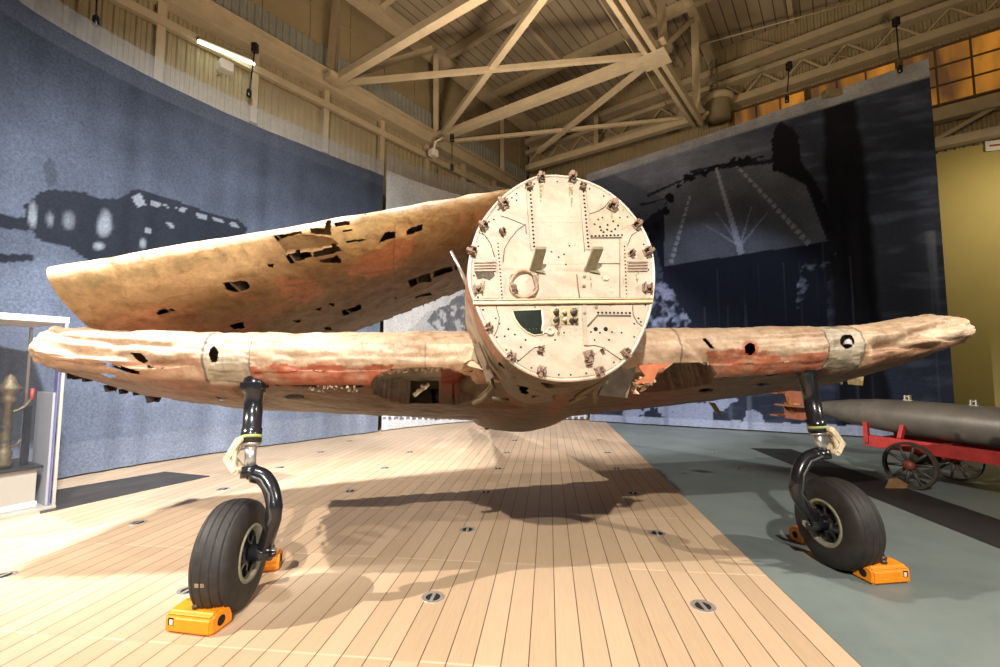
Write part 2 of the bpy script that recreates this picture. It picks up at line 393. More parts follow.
# purlins and girders
ZB = 8.9
def steel(name, m, label, mat=STEEL): return tag(m.build(name, mat), label, 'roof steel', kind='structure')
m = MB(); m.hbeam(hg(-6, DB-.1, 8.72), hg(DA, DB-.1, 8.72), .35, .42, .05); m.bar(hg(-6, DB-.02, 9.0), hg(DA, DB-.02, 9.0), .3, .08); m.bar(hg(-6, DB-.1, 8.1), hg(DA, DB-.1, 8.1), .12, .16)
steel('wall_girder', m, 'long tan steel girder running along the left wall above the blue mural')
m = MB(); m.bar(hg(-6, DB-.15, 11.55), hg(DA, DB-.15, 11.55), .45, .36); steel('eave_beam', m, 'thick tan eave beam where the left wall meets the roof')
m = MB()
for k in range(-4, 10): m.bar(hg(k*1.7-1, DB-.05, 6.9), hg(k*1.7-1, DB-.05, 8.55), .12, .14, a_)
steel('wall_post', m, 'short tan posts of the left wall below the girder')
for k in range(5):
    m = MB(); bb = DB-3.1-k*3.1
    m.bar(hg(-6, bb, 11.72), hg(DA, bb, 11.72), .12, .2)
    steel('roof_purlin', m, 'long tan roof purlin number %s counted from the left wall' % ['one', 'two', 'three', 'four', 'five'][k])
for k in range(5):
    m = MB(); aa = DA-2.6-k*2.6
    m.bar(hg(aa, DB, 11.66), hg(aa, -14, 11.66), .16, .3)
    steel('roof_rafter', m, 'tan roof rafter number %s counted from the window wall' % ['one', 'two', 'three', 'four', 'five'][k])
# back wall eave with laced girder
m = MB(); m.bar(hg(DA-.1, DB, 10.9), hg(DA-.1, -14, 10.9), .4, .2); m.bar(hg(DA-.1, DB, 10.45), hg(DA-.1, -14, 10.45), .3, .14); m.bar(hg(DA-.1, DB, 9.8), hg(DA-.1, -14, 9.8), .3, .22)
for k in range(46):
    s0 = DB-k*.5
    m.bar(hg(DA-.1, s0, 10.4 if k % 2 else 9.9), hg(DA-.1, s0-.5, 9.9 if k % 2 else 10.4), .05, .05)
steel('laced_girder', m, 'tan laced steel girder above the orange windows')
m = MB(); m.bar(hg(DA-.2, 2, 7.72), hg(DA-.2, -14, 7.72), .25, .32); m.bar(hg(DA-.2, 2, 7.0), hg(DA-.2, -14, 7.0), .25, .2)
for k in range(12): m.bar(hg(DA-.2, 2-k*1.3, 7.05 if k % 2 else 7.65), hg(DA-.2, .7-k*1.3, 7.65 if k % 2 else 7.05), .09, .09)
steel('door_girder', m, 'tan trussed beam below the windows at the right')

# roof truss members; each end is a pixel ray met with its height
def tz(u, v, z): return at_z(u, v, z)
G = tz(655, 55, ZB)
def member(name, label, segs, gus=()):
    m = MB()
    for (p, q, w, h) in segs: m.bar(p, q, w, h)
    for g, sz in gus: m.box(g, sz, Matrix.Rotation(-HA, 3, 'Z'))
    return steel(name, m, label)
J1 = tz(330, 84, 8.75); J2 = tz(440, 137, 8.85); J3 = tz(530, 168, 9.0)
def ext(p, q, k): return p+(q-p)*k
member('roof_truss', 'tan truss chord with two posts rising from the left wall in the upper left', [
    (J1, ext(J1, tz(472, 0, ZB), 1.25), .2, .18), (J1+V((0, 0, -.05)), tz(337, 0, 11.4), .2, .2),
    (tz(349, 76, 9.2), tz(432, 49, 10.4), .12, .12), (J1, G, .11, .11)], [(J1, (.9, .5, .12))])
member('roof_truss', 'tan truss chord from the left wall to the large gusset plate at top centre', [
    (J2, G, .24, .2), (J2, ext(J2, tz(541, 0, ZB), 1.15), .16, .13), (tz(436, 138, 8.9), tz(436, 50, 11.5), .16, .16), (tz(436, 52, 11.3), tz(545, 135, 11.3), .1, .1)], [(J2, (.7, .4, .12))])
member('roof_truss', 'far tan truss chord with round brace pipe near the back corner', [
    (J3, tz(692, 120, ZB), .22, .2), (tz(455, 141, 8.9), tz(688, 118, 9.0), .1, .1), (tz(538, 152, 8.9), tz(648, 64, ZB), .12, .12),
    (tz(502, 172, 8.9), tz(502, 118, 11.4), .15, .15), (tz(596, 150, 8.9), tz(596, 116, 10.6), .14, .14)])
e0 = tz(617, -2, ZB); e1 = tz(698, 124, ZB)
off = b_*.1
member('roof_truss', 'double tan truss chord crossing at the gusset plate in the top centre', [
    (ext(e1, e0, 1.3)+off, e1+off, .1, .2), (ext(e1, e0, 1.3)-off, e1-off, .1, .2),
    (tz(663, 48, 9.0), tz(660, -20, 11.7), .2, .2), (tz(697, 116, 9.0), tz(694, 12, 11.8), .2, .2), (G, tz(692, 20, 11.4), .12, .12),
    (tz(720, 82, 11.2), tz(686, -8, 11.7), .24, .24), (e1, tz(708, 112, 9.2), .1, .1)], [(G+V((0, 0, -.12)), (.6, .6, .03)), (G+V((0, 0, .12)), (.6, .6, .03))])
m = MB(); m.tube([tz(597, -4, 11), tz(673, 115, 9.2)], .018, 8); steel('sag_rod', m, 'thin steel rod slanting past the gusset plate at top centre')
m = MB(); m.tube([wb(700, 30), wb(860, 60)], .015, 6); m.tube([tz(880, -5, 11), tz(700, 45, 11)], .02, 8); steel('sag_rod', m, 'thin cable under the roof at upper right')

# windows in the back wall
wt = M('window_glass_lit', (.5, .22, .05), .4)
def win_mat(name, c, st):
    m, nt, b = nodes(name); L = nt.links
    tc = nd(nt, 'ShaderNodeTexCoord'); n = nd(nt, 'ShaderNodeTexNoise'); n.inputs['Scale'].default_value = 1.5; n.inputs['Detail'].default_value = 3; mp = nd(nt, 'ShaderNodeMapping'); mp.inputs['Scale'].default_value = (1, 1, .25); L.new(tc.outputs['Object'], mp.inputs[0]); L.new(mp.outputs[0], n.inputs['Vector'])
    r = nd(nt, 'ShaderNodeValToRGB'); r.color_ramp.elements[0].position = .42; r.color_ramp.elements[0].color = (.17, .085, .035, 1); r.color_ramp.elements[1].position = .72; r.color_ramp.elements[1].color = (1, .42, .05, 1)
    L.new(n.outputs['Fac'], r.inputs[0]); L.new(r.outputs[0], b.inputs['Base Color']); L.new(r.outputs[0], b.inputs['Emission Color']); b.inputs['Emission Strength'].default_value = st; b.inputs['Roughness'].default_value = .3
    return m
WM = win_mat('amber_window', None, .32)
FRAME = M('window_frame', (.12, .08, .04), .6)
bs = wb(733, 100).dot(b_)
nW = 7
for k in range(nW):
    w1 = bs-k*1.95; w0 = w1-1.85
    m = MB().add([hg(DA-.02, w1, 8.05), hg(DA-.02, w0, 8.05), hg(DA-.02, w0, 9.52), hg(DA-.02, w1, 9.52)], [(0, 1, 2, 3)])
    wr = empty('window_%d' % (k+1), hg(DA-.02, (w0+w1)/2, 8.05), 'amber lit steel window, number %s from the left in the strip' % ['one', 'two', 'three', 'four', 'five', 'six', 'seven'][k], 'window', kind='structure')
    m.build('glass', WM, wr)
    f = MB()
    for q in range(4): s = w0+(w1-w0)*q/3; f.bar(hg(DA-.05, s, 8.0), hg(DA-.05, s, 9.56), .06 if q in (0, 3) else .035, .06, a_)
    for q in range(4): z = 8.05+1.47*q/3; f.bar(hg(DA-.05, w0, z), hg(DA-.05, w1, z), .05, .05 if q in (0, 3) else .03)
    f.build('window_frame', FRAME, wr)

# hanging lamp housing at the banner corner, tube lamp on left wall
p = wb(722, 112)-a_*.6
lm = empty('dome_lamp', p, 'tan dome shaped lamp housing under the roof beside the amber windows', 'lamp')
MB().lathe([(0, .02), (0, .42), (.1, .46), (.16, .44), (.28, .3), (.34, .1), (.35, .02)], p, (0, 0, 1), 28).build('shade', STEEL, lm)
MB().lathe([(-.55, .02), (-.55, .34), (0, .36)], p, (0, 0, 1), 24).build('housing', STEEL_D, lm)
MB().tube([p+V((0, 0, .34)), p+V((0, 0, 1.4))], .03, 8).build('stem', STEEL_D, lm)
ta = wl(192, 48)-b_*.3; tb = wl(248, 70)-b_*.3
tl = empty('tube_lamp', (ta+tb)/2, 'bright fluorescent tube lamp under the left girder above the blue mural', 'lamp')
MB().tube([ta, tb], .03, 8).build('tube', M_emit('tube_glow', (.85, 1, .8), 8), tl)
MB().bar(ta+V((0, 0, .06)), tb+V((0, 0, .06)), .12, .05).build('fitting', STEEL_D, tl)
cp = wl(220, 72)-b_*.25
fl_ = empty('flood_light', cp, 'small wall flood light on a bracket by the tube lamp above the blue mural', 'lamp')
MB().box(cp, (.25, .25, .2), Matrix.Rotation(-HA, 3, 'Z')).build('head', WHITE, fl_, .02); MB().tube([cp, cp+b_*.3+V((0, 0, -.05))], .025, 8).build('arm', WHITE, fl_)
cp = wl(422, 158)-b_*.5
fl_ = empty('flood_light', cp, 'small pale flood light on a curved bracket above the grey mural', 'lamp')
MB().box(cp, (.2, .25, .22), Matrix.Rotation(-HA, 3, 'Z')).build('head', WHITE, fl_, .02); MB().tube([cp, cp+V((.05, 0, .35)), cp+V((.3, 0, .5))], .03, 8).build('arm', WHITE, fl_)

# ------------------------------------------------------------------ murals
def catmull(pts, n):
    P = [np.array(p, float) for p in pts]; P = [2*P[0]-P[1]]+P+[2*P[-1]-P[-2]]; out = []
    for i in range(1, len(P)-2):
        for t in np.linspace(0, 1, 40, endpoint=False):
            a, b, c, d = P[i-1:i+3]
            out.append(.5*((2*b)+(-a+c)*t+(2*a-5*b+4*c-d)*t*t+(-a+3*b-3*c+d)*t**3))
    out.append(P[-2]); out = np.array(out)
    s = np.r_[0, np.cumsum(np.linalg.norm(np.diff(out[:, :2], axis=0), axis=1))]
    q = np.linspace(0, s[-1], n)
    return np.stack([np.interp(q, s, out[:, k]) for k in range(out.shape[1])], 1), q
def banner(name, path, nz_, paint, mat, label, z0=.03, fold=.018, hem=None):
    """path rows: x, y, top height"""
    L = sum(math.dist(path[i][:2], path[i+1][:2]) for i in range(len(path)-1)); nu = int(L/.03)
    pts, s = catmull(path, nu)
    tg = np.gradient(pts[:, :2], axis=0); tg /= np.linalg.norm(tg, axis=1)[:, None]; nr = np.stack([tg[:, 1], -tg[:, 0]], 1)
    w = np.linspace(0, 1, nz_)
    X = np.empty((nu, nz_, 3))
    wave = fold*(np.sin(s*5.1+np.sin(s*1.7)*2)+.6*np.sin(s*11.3+np.sin(s*2.9)*2))
    for j, t in enumerate(w):
        k = wave*(1.1-t*.7)
        X[:, j, 0] = pts[:, 0]+nr[:, 0]*k; X[:, j, 1] = pts[:, 1]+nr[:, 1]*k; X[:, j, 2] = z0+(pts[:, 2]-z0)*t
    P = X.reshape(-1, 3); S = np.repeat(s, nz_); T = np.tile(w, nu)
    u, v = proj(P)
    col = paint(u, v, S, P[:, 2], P)
    r = empty(name, V(pts[nu//2].tolist()[:2]+[0]), label, 'mural')
    gridmesh('printed_cloth', P, nu, nz_, mat, r, col=col)
    if hem:
        hz, hm = hem; hn = 5
        H = np.empty((nu, hn, 3))
        for j in range(hn):
            H[:, j, 0] = pts[:, 0]+nr[:, 0]*wave*.4; H[:, j, 1] = pts[:, 1]+nr[:, 1]*wave*.4; H[:, j, 2] = pts[:, 2]+.0+hz*j/(hn-1)
        gridmesh('top_hem', H.reshape(-1, 3), nu, hn, hm, r)
    return r, pts
def C(r, g, b): return np.array([r, g, b])
def lay(col, mask, c, k=1.0):
    mask = np.asarray(mask, float)[:, None]*k; return col*(1-mask)+np.asarray(c)*mask
def smooth_in(u, v, poly, P=None, j=0): return inpoly(u, v, poly)
CLOTH = M_attr('printed_cloth', .8, .55, 30, .05, 8, .15)
CLOTH2 = M_attr('printed_cloth_dark', .75, .45, 14, .05, 8, .15, stretch=(1, 1, 3))
def M_sheer(name, col, a):
    m, nt, b = nodes(name); b.inputs['Base Color'].default_value = c4(col); b.inputs['Alpha'].default_value = a; b.inputs['Roughness'].default_value = .8
    tc = nd(nt, 'ShaderNodeTexCoord'); n = nd(nt, 'ShaderNodeTexNoise'); n.inputs['Scale'].default_value = 5; nt.links.new(tc.outputs['Object'], n.inputs['Vector'])
    mr = nd(nt, 'ShaderNodeMapRange'); mr.inputs[3].default_value = a-.15; mr.inputs[4].default_value = a+.15; nt.links.new(n.outputs['Fac'], mr.inputs[0]); nt.links.new(mr.outputs[0], b.inputs['Alpha'])
    return m
SHEER = M_sheer('sheer_hem', (.20, .19, .18), .5)

def paint_left(u, v, S, Z, P):
    n1 = nz(P, .35, 3, 3); n2 = nz(P, 1.6, 9, 3)
    st = np.array([mnoise.noise(V((s*3.2, 0, z*.12))) for s, z in zip(S, Z)])
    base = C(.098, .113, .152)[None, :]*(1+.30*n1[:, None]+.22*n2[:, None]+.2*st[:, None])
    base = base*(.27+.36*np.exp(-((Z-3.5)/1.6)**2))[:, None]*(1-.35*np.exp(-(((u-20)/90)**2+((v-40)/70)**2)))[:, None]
    # spotlight glow at the foot of the cloth, put into the print colour
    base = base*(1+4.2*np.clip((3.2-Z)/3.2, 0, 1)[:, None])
    ju = u+2*n2; jv = v+2*n2
    DK = C(.012, .014, .020)
    body = [(30, 202), (39, 192), (52, 189), (84, 192), (96, 198), (117, 199), (133, 190), (150, 193), (180, 202), (210, 213), (237, 219), (248, 229), (232, 262), (90, 262), (69, 247), (42, 241), (36, 237), (32, 222)]
    col = lay(base, inpoly(ju*.3+u*.7, jv*.3+v*.7, body), DK)
    for pl in ([(-30, 208), (0, 214), (28, 219), (31, 231), (0, 228), (-30, 224)], [(-30, 252), (0, 254), (32, 254), (33, 261), (0, 263), (-30, 264)], [(36, 196), (24, 206), (26, 224), (36, 236)]):
        col = lay(col, inpoly(u, v, pl), DK)
    col = lay(col, inpoly(ju, jv, ell(50, 172, 6, 14)), DK, .45)
    for e in [(33, 216, 5, 16), (50, 219, 5, 11), (69, 218, 9, 12), (104, 222, 8, 15), (99, 246, 6, 4), (143, 244, 4, 6)]:
        d = ((u-e[0])/e[2])**2+((v-e[1])/e[3])**2
        col = lay(col, np.clip(1.2-d+.9*n2, 0, 1), C(.19, .205, .23), .8)
    for pl in ([(131, 197), (140, 193), (146, 205), (138, 207)], [(150, 199), (160, 202), (160, 207), (152, 207)], [(163, 204), (170, 207), (168, 209)], [(175, 206), (187, 209), (184, 213), (176, 211)],
               [(196, 213), (207, 216), (208, 220), (197, 217)], [(212, 217), (222, 219), (224, 223), (214, 221)], [(228, 222), (236, 223), (240, 228), (231, 226)], [(166, 221), (172, 223), (175, 229), (168, 226)], [(145, 228), (152, 228), (152, 233), (146, 233)]):
        col = lay(col, inpoly(u, v, pl), C(.14, .15, .17))
    # canopy frame arches standing on the fuselage outline
    for k in range(7):
        x = 138+k*15.5; y = 192+k*5.2
        d = np.hypot(u-x, (v-y-3)*1.6); col = lay(col, (np.abs(d-7.5) < 1.1) & (v < y+4), DK)
    # pale strip where the sea begins, white streaks near the hem
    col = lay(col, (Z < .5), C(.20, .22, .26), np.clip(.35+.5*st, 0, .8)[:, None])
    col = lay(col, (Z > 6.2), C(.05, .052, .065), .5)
    return col
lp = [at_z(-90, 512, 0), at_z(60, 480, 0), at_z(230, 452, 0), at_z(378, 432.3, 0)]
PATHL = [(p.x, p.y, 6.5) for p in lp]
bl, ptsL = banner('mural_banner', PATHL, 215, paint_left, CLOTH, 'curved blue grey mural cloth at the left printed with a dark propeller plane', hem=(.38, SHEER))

def paint_mid(u, v, S, Z, P):
    n1 = nz(P, .5, 13, 3); n2 = nz(P, 2.2, 19, 3)
    col = C(.34, .32, .30)[None, :]*(1+.12*n1[:, None]+.12*n2[:, None])
    col = lay(col, (v < 176+4*n1), C(.25, .235, .22), .5)
    ju, jv = u+1.5*n2, v+1.5*n2
    col = lay(col, inpoly(ju, jv, [(395, 345), (428, 312), (470, 300), (500, 300), (560, 330), (600, 345)]), C(.22, .215, .21), .6)
    crowd = inpoly(u+3*n2, v+3*n2, [(428, 322), (434, 312), (446, 304), (456, 296), (468, 290), (486, 292), (500, 300), (500, 330), (470, 336), (462, 330), (448, 332), (436, 330)])
    n5 = nz(P*np.array([1, 1, .8]), 5.5, 77, 3)
    col = lay(col, crowd, C(.07, .07, .075), .9); col = lay(col, crowd*np.clip(n5*3-.2, 0, 1), C(.33, .32, .31), .8)
    # white railing print near the floor
    low = (v > 404)
    col = lay(col, low, C(.10, .10, .115), .9)
    col = lay(col, low & ((np.abs((u*1.0) % 6-3) < .9) | (np.abs(v-409) < 1) | (np.abs(v-416) < .8)), C(.72, .72, .74), .9)
    col = lay(col, (v > 419.5), C(.5, .5, .5))
    return col
mp_ = [at_z(381, 431.8, 0), at_z(430, 426, 0), at_z(480, 422, 0), at_z(540, 420.3, 0), at_z(588, 420.5, 0)]
PATHM = [(p.x, p.y+.05, 6.7) for p in mp_]
bm_, ptsM = banner('mural_banner', PATHM, 215, paint_mid, CLOTH, 'warm grey mural cloth behind the aircraft printed with a crowd of men', hem=(.45, SHEER))

def paint_right(u, v, S, Z, P):
    n1 = nz(P, .45, 23, 3); n2 = nz(P, 1.9, 29, 4)
    rip = np.array([mnoise.noise(V((s*1.1, z*5.5, 3.3)))+.5*mnoise.noise(V((s*2.6, z*11, 7.3))) for s, z in zip(S, Z)])
    st = np.array([mnoise.noise(V((s*4.5, 5, z*.07))) for s, z in zip(S, Z)])
    n6 = nz(P, 7, 33, 2); ju, jv = u+1.2*n2+3.0*n6, v+1.2*n2+3.0*n6
    NAVY = C(.020, .024, .036)
    col = C(.026, .030, .044)[None, :]*(1+.35*n1[:, None])+np.clip(rip, 0, 1)[:, None]*C(.05, .055, .068)
    sky = np.clip((v < 200) & (u < 760), 0, 1)
    k = np.clip(1.15-np.hypot((u-672)/130, (v-168)/55), 0, 1)
    col = col+k[:, None]*C(.13, .13, .135)*(1+.3*n2[:, None])
    col = lay(col, inpoly(u, v, [(583, 160), (665, 200), (660, 268), (583, 268)]), C(.055, .060, .075), .6)
    # hull and flight deck
    hull = [(650, 236), (640, 222), (652, 214), (664, 205), (692, 172), (738, 160), (778, 158), (806, 175), (832, 242), (826, 336), (650, 336), (662, 268)]
    col = lay(col, inpoly(ju, jv, hull), C(.010, .012, .022))
    deckp = [(664.5, 266), (664, 207), (676, 190), (693, 176), (720, 169), (737, 167), (776, 163), (803, 178), (827.5, 241.5), (745, 254)]
    col = lay(col, inpoly(u, v, deckp), C(.105, .108, .118)*(1+.22*n2[:, None]+.2*n1[:, None]))
    def line(p, q, w, c, k=.8, dash=0):
        nonlocal col
        (x0, y0), (x1, y1) = p, q; L = math.hypot(x1-x0, y1-y0); t = ((u-x0)*(x1-x0)+(v-y0)*(y1-y0))/L; d = np.abs((u-x0)*(y1-y0)-(v-y0)*(x1-x0))/L
        m = (t > 0) & (t < L) & (d < w*(1-.6*t/L))
        if dash: m &= (t % dash) < dash*.7
        col = lay(col, m, c, k)
    WH = C(.36, .36, .38)
    line((671, 263), (690, 196), 2.2, WH, .75, 6); line((741.5, 254), (716, 168), 3.4, WH, .75); line((809, 244), (737, 166), 3, WH, .7, 7)
    for q in [(702, 223), (716, 212), (752, 205), (768, 212)]: line((740, 246), q, 1.2, WH, .45)
    # catwalk, guns, island
    BK = C(.006, .006, .010)
    line((647, 196), (700, 172), 1.5, BK, .9); line((690, 172), (765, 156), 1.6, BK, .9); line((640, 205), (668, 198), 1.2, BK, .9)
    for x, y in [(650, 238), (656, 226), (664, 210), (670, 198), (690, 178), (704, 172), (740, 162), (748, 160)]: col = lay(col, np.hypot(ju-x, jv-y) < 4.5, BK)
    isl = [(774, 126), (779, 124), (781, 117), (783, 124), (792, 128), (799, 136), (801, 150), (803, 165), (814, 178), (840, 236), (832, 240), (808, 186), (790, 176), (774, 172), (772, 150)]
    col = lay(col, inpoly(ju, jv, isl), BK)
    line((780, 130), (780, 115), 1, BK); line((764, 122), (800, 128), .9, BK)
    # soft dark vertical band down the cloth
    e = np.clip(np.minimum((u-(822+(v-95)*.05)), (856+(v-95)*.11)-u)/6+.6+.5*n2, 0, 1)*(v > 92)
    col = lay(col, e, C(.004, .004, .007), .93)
    # foam and wakes
    foam1 = inpoly(ju, jv, [(652, 268), (668, 280), (678, 300), (700, 335), (640, 335), (640, 285)])
    foam2 = inpoly(ju, jv, [(806, 262), (836, 252), (834, 262), (812, 275), (803, 308), (796, 308), (799, 280)])
    col = lay(col, (foam1 | foam2)*np.clip(n2*1.5+.5*n1+1.2*n6, 0, 1), C(.26, .28, .33), .9)
    low = inpoly(ju, jv, [(585, 398), (640, 394), (700, 402), (735, 398), (762, 415), (770, 440), (585, 440)])
    col = lay(col, low & (n2 > -.12), C(.34, .36, .42), .85)
    col = lay(col, (v > 424+6*n2) | (Z < .22), C(.42, .43, .47), .8)
    col = lay(col, np.clip((st-.32)*5, 0, 1)*(Z < 4.6), C(.16, .165, .18), .5)
    col = lay(col, np.clip((Z-(np.interp(S, [0, 4, 8], [7.2, 7.68, 8.1])))/.05, 0, 1), C(.30, .28, .26)*(1+.35*n2[:, None]))
    for q in (0, 1):
        s2 = np.array([mnoise.noise(V((s*(9+6*q), 40+q, z*.05))) for s, z in zip(S, Z)]); col = lay(col, np.clip((s2-.42)*5, 0, 1)*(Z < 3.2+q), C(.12, .13, .155), .3)
    return np.clip(col*C(.86, .95, 1.2), 0.002, 1)
rp = [(at_z(590, 421.6, 0), 7.48), (at_z(740, 430.5, 0), 7.95), (at_z(958, 443, 0), 8.55)]
PATHR = [(p.x, p.y, t) for p, t in rp]
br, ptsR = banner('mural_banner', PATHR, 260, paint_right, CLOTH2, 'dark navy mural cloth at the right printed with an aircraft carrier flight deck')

# hanging cables with clamps
def cable(p0, p1, label):
    r = empty('hanging_cable', p1, label, 'cable', 'black cables holding up the mural cloths')
    p0, p1 = V(p0), V(p1)
    MB().tube([p0, p1], .014, 6).build('rope', BLACK, r)
    MB().lathe([(-.08, .01), (-.06, .05), (.08, .05), (.12, .02)], p1, (0, 0, 1), 10).build('clamp', BLACK, r)
    MB().box(p0, (.12, .12, .2)).build('hook', BLACK, r, .02)
cable(at_y(97, -8, 6.9), at_y(96, 22, 6.9), 'black cable above the left end of the blue mural')
cable(at_y(255, 48, 9.0), at_y(249, 94, 8.9), 'black cable with a large clamp above the middle of the blue mural')
cable(at_y(452, 138, 12.2), at_y(452, 168, 12.2), 'black cable above the grey mural behind the aircraft')
cable(at_y(789, 66, 10.7), at_y(787, 100, 10.7), 'black cable above the carrier mural over the printed island')
cable(at_y(896, 22, 9.7), at_y(900, 70, 9.7), 'black cable above the right end of the carrier mural')
p = at_y(833, 94, 10.35); o = MB().box(p, (.45, .2, .18)).build('banner_bracket', STEEL_D, None, .02); tag(o, 'dark bracket clamped on the top edge of the carrier mural', 'bracket')
q0 = wb(985, 148)-a_*.03; q1 = wb(1012, 145)-a_*.03
sg = empty('wall_sign', q0, 'small white sign with a red line on the olive wall at the right edge', 'sign')
MB().prism([q0+V((0, 0, -.1)), q1+V((0, 0, -.1)), q1+V((0, 0, .14)), q0+V((0, 0, .14))], -a_*.02).build('panel', WHITE, sg)
qa = q0+(q1-q0)*.15-a_*.022; qb = q1-a_*.022
MB().prism([qa+V((0, 0, 0)), qb+V((0, 0, 0)), qb+V((0, 0, .04)), qa+V((0, 0, .04))], -a_*.004).build('red_line', M('sign_red', (.35, .03, .03), .5), sg)

# ------------------------------------------------------------------ aircraft
YAW = math.radians(5.5)
A0 = V((.351, 3.306, 0))
r_ = V((math.cos(YAW), math.sin(YAW), 0)); k_ = V((-math.sin(YAW), math.cos(YAW), 0)); Z_ = V((0, 0, 1))
TH = math.radians(12)
ac = empty('aircraft_wreck', A0, 'battered peeling single engine aircraft wreck with white firewall, folded wing panel and black landing gear', 'aircraft')
SKIN = M_attr('peeling_skin', .46, .36, 16, .85, 11, .4, grime=.62)
SKIN_P = M_attr('panel_skin', .5, .36, 14, .75, 8, .35, grime=.6)
CRM = C(.43, .30, .195); PCH = C(.38, .215, .13); RED = C(.30, .065, .026); BRN = C(.20, .11, .06); OLV = C(.20, .15, .085); GRY = C(.33, .29, .235); DRK = C(.06, .045, .035); PALE = C(.56, .43, .30)

def naca(x): return 5*(.2969*np.sqrt(x)-.126*x-.3516*x**2+.2843*x**3-.1036*x**4)
HS = 3.55
def wing_grid(s, w):
    """s spanwise metres, w -1 lower TE .. 0 LE .. 1 upper TE"""
    lez = np.interp(s, [-3.6, -2.6, -1.6, -.6, .6, 1.6, 2.6, 3.1, 3.6], [1.74, 1.72, 1.72, 1.73, 1.75, 1.78, 1.82, 1.87, 1.93])
    tez = np.interp(s, [-3.52, -1.9, 0, 1.9, 3.52], [1.19, 1.04, .86, 1.12, 1.37])
    ch = np.interp(np.abs(s), [0, 3.52], [2.5, 1.95])
    th = np.interp(np.abs(s), [0, 1.5, 3.0, 3.45, 3.6], [.56, .53, .45, .38, .30])
    sweep = np.interp(np.abs(s), [0, 3.4, 3.6], [0, 0, .04])
    x = np.abs(w)**1.9
    prof_ = 5*(.36*np.sqrt(x)-.235*x-.30*x**2+.26*x**3-.082*x**4)
    lowk = np.interp(s, [-3.55, -2.7, 2.7, 3.55], [.6, 1, 1, .8])
    t = prof_*th*np.where(w > 0, np.interp(np.abs(s), [0, 3.0, 3.5], [.95, .95, 1.25]), lowk)*np.sign(w)+.02*np.sin(np.clip(x, 0, 1)*PI)
    ph = np.arctan2(lez-tez, ch)
    LE = np.array(A0)[None]+s[:, None]*np.array(r_)+sweep[:, None]*np.array(k_); LE[:, 2] = lez
    kk = np.array(k_)[None]; zz = np.array(Z_)[None]
    dc = kk*np.cos(ph)[:, None]-zz*np.sin(ph)[:, None]; nn = zz*np.cos(ph)[:, None]+kk*np.sin(ph)[:, None]
    return LE+dc*(x*ch)[:, None]+nn*t[:, None], nn, dc, x, ch

nu, nv = 820, 190
sg_ = np.linspace(-HS, HS, nu); wg = np.linspace(-1, 1, nv)
S, W = [q.ravel() for q in np.meshgrid(sg_, wg, indexing='ij')]
P, NN, DC, X, CH = wing_grid(S, W)
u0, v0 = proj(P)
lowm = W < .12
n1 = nz(P, 2.2, 31, 3); n2 = nz(P, 7.0, 37, 3); n3 = nz(np.stack([S*.7, X*6, W], 1), 1.3, 41, 3)
# crumpled leading edge and rippled skin
out = np.where(W[:, None] > 0, NN, -NN); nose = np.exp(-(X/.10)**2)
outl = np.where((X < .03)[:, None], -DC, out)
amp = .008+.02*nose*np.clip((np.abs(S)-1.0)/2, .25, 1)
q_ = np.stack([S*1.0, W*5.0, np.zeros_like(S)], 1)
rg1 = np.abs(nz(q_, 1.9, 101, 2)); rg2 = np.abs(nz(q_, 4.3, 107, 2))
outer = np.clip((np.abs(S)-.5)/1.2, .35, 1)
D = amp*n1+.010*n3+.006*n2+np.exp(-(X/.22)**2)*outer*(.030*(np.clip(rg1, 0, .35)-.2)+.016*(np.clip(rg2, 0, .3)-.15))
# long creases along the leading edge
def crease(s0, s1, w0, w1, dep, wid):
    t = np.clip((S-s0)/(s1-s0), 0, 1); wc = w0+(w1-w0)*t
    ins = np.clip((S-s0)/.12, 0, 1)*np.clip((s1-S)/.12, 0, 1)
    return -dep*ins*np.exp(-((W-wc)/wid)**2)
D = D+crease(-3.5, -2.35, .02, -.16, .045, .05)+crease(-3.4, -2.9, -.10, .05, .04, .06)+crease(2.55, 3.5, -.12, .10, .05, .05)+crease(2.9, 3.4, .08, -.05, .04, .05)+crease(-1.9, -.5, -.10, -.16, .03, .06)+crease(.7, 2.1, -.10, -.12, .025, .05)+crease(-1.2, -.7, .06, -.10, .03, .06)+crease(-2.05, -.4, -.03, -.05, .012, .02)+crease(-3.5, -2.6, .10, .02, .035, .03)+crease(-3.2, -2.45, -.20, -.05, .03, .03)+crease(2.6, 3.3, -.02, -.2, .05, .035)+crease(3.0, 3.5, .02, -.16, .025, .03)+crease(1.1, 2.3, .02, .04, .02, .03)+crease(-.55, -.35, .1, -.2, .05, .05)+crease(1.0, 1.35, .08, -.16, .03, .05)
P = P+outl*D[:, None]
# the leading edge skin ends in a ledge; the skin behind it sits higher
_u, _v = proj(P); _v = _v.reshape(nu, nv); _u = _u.reshape(nu, nv); Xg = X.reshape(nu, nv)
half_ = nv//2; xs_ = np.empty(nu)
for i_ in range(nu):
    vt = np.interp(_u[i_, half_], [200, 250, 350, 480, 640, 720, 800, 850], [388, 385, 385.5, 384, 371, 377, 373, 368])
    row = _v[i_, half_::-1]; xr = Xg[i_, half_::-1]; kx = np.argmax(row > vt); xs_[i_] = xr[kx] if kx > 0 else .12
xs_ = np.convolve(np.pad(xs_, 12, 'edge'), np.ones(25)/25, 'valid')
XS = np.repeat(xs_, nv); lf = (W < 0)*np.clip((X-XS)/.012, 0, 1)*np.clip((.62-X)/.4, 0, 1)*np.clip((2.35-np.abs(S-.05))/.1, 0, 1)
P = P-outl*(.050*lf)[:, None]
# tips are torn: pull the tip edge about
tipk = np.clip((np.abs(S)-3.25)/.27, 0, 1); P = P+np.array(r_)*(tipk*.05*n1*np.sign(S))[:, None]+np.array(Z_)*(tipk*.03*n2)[:, None]

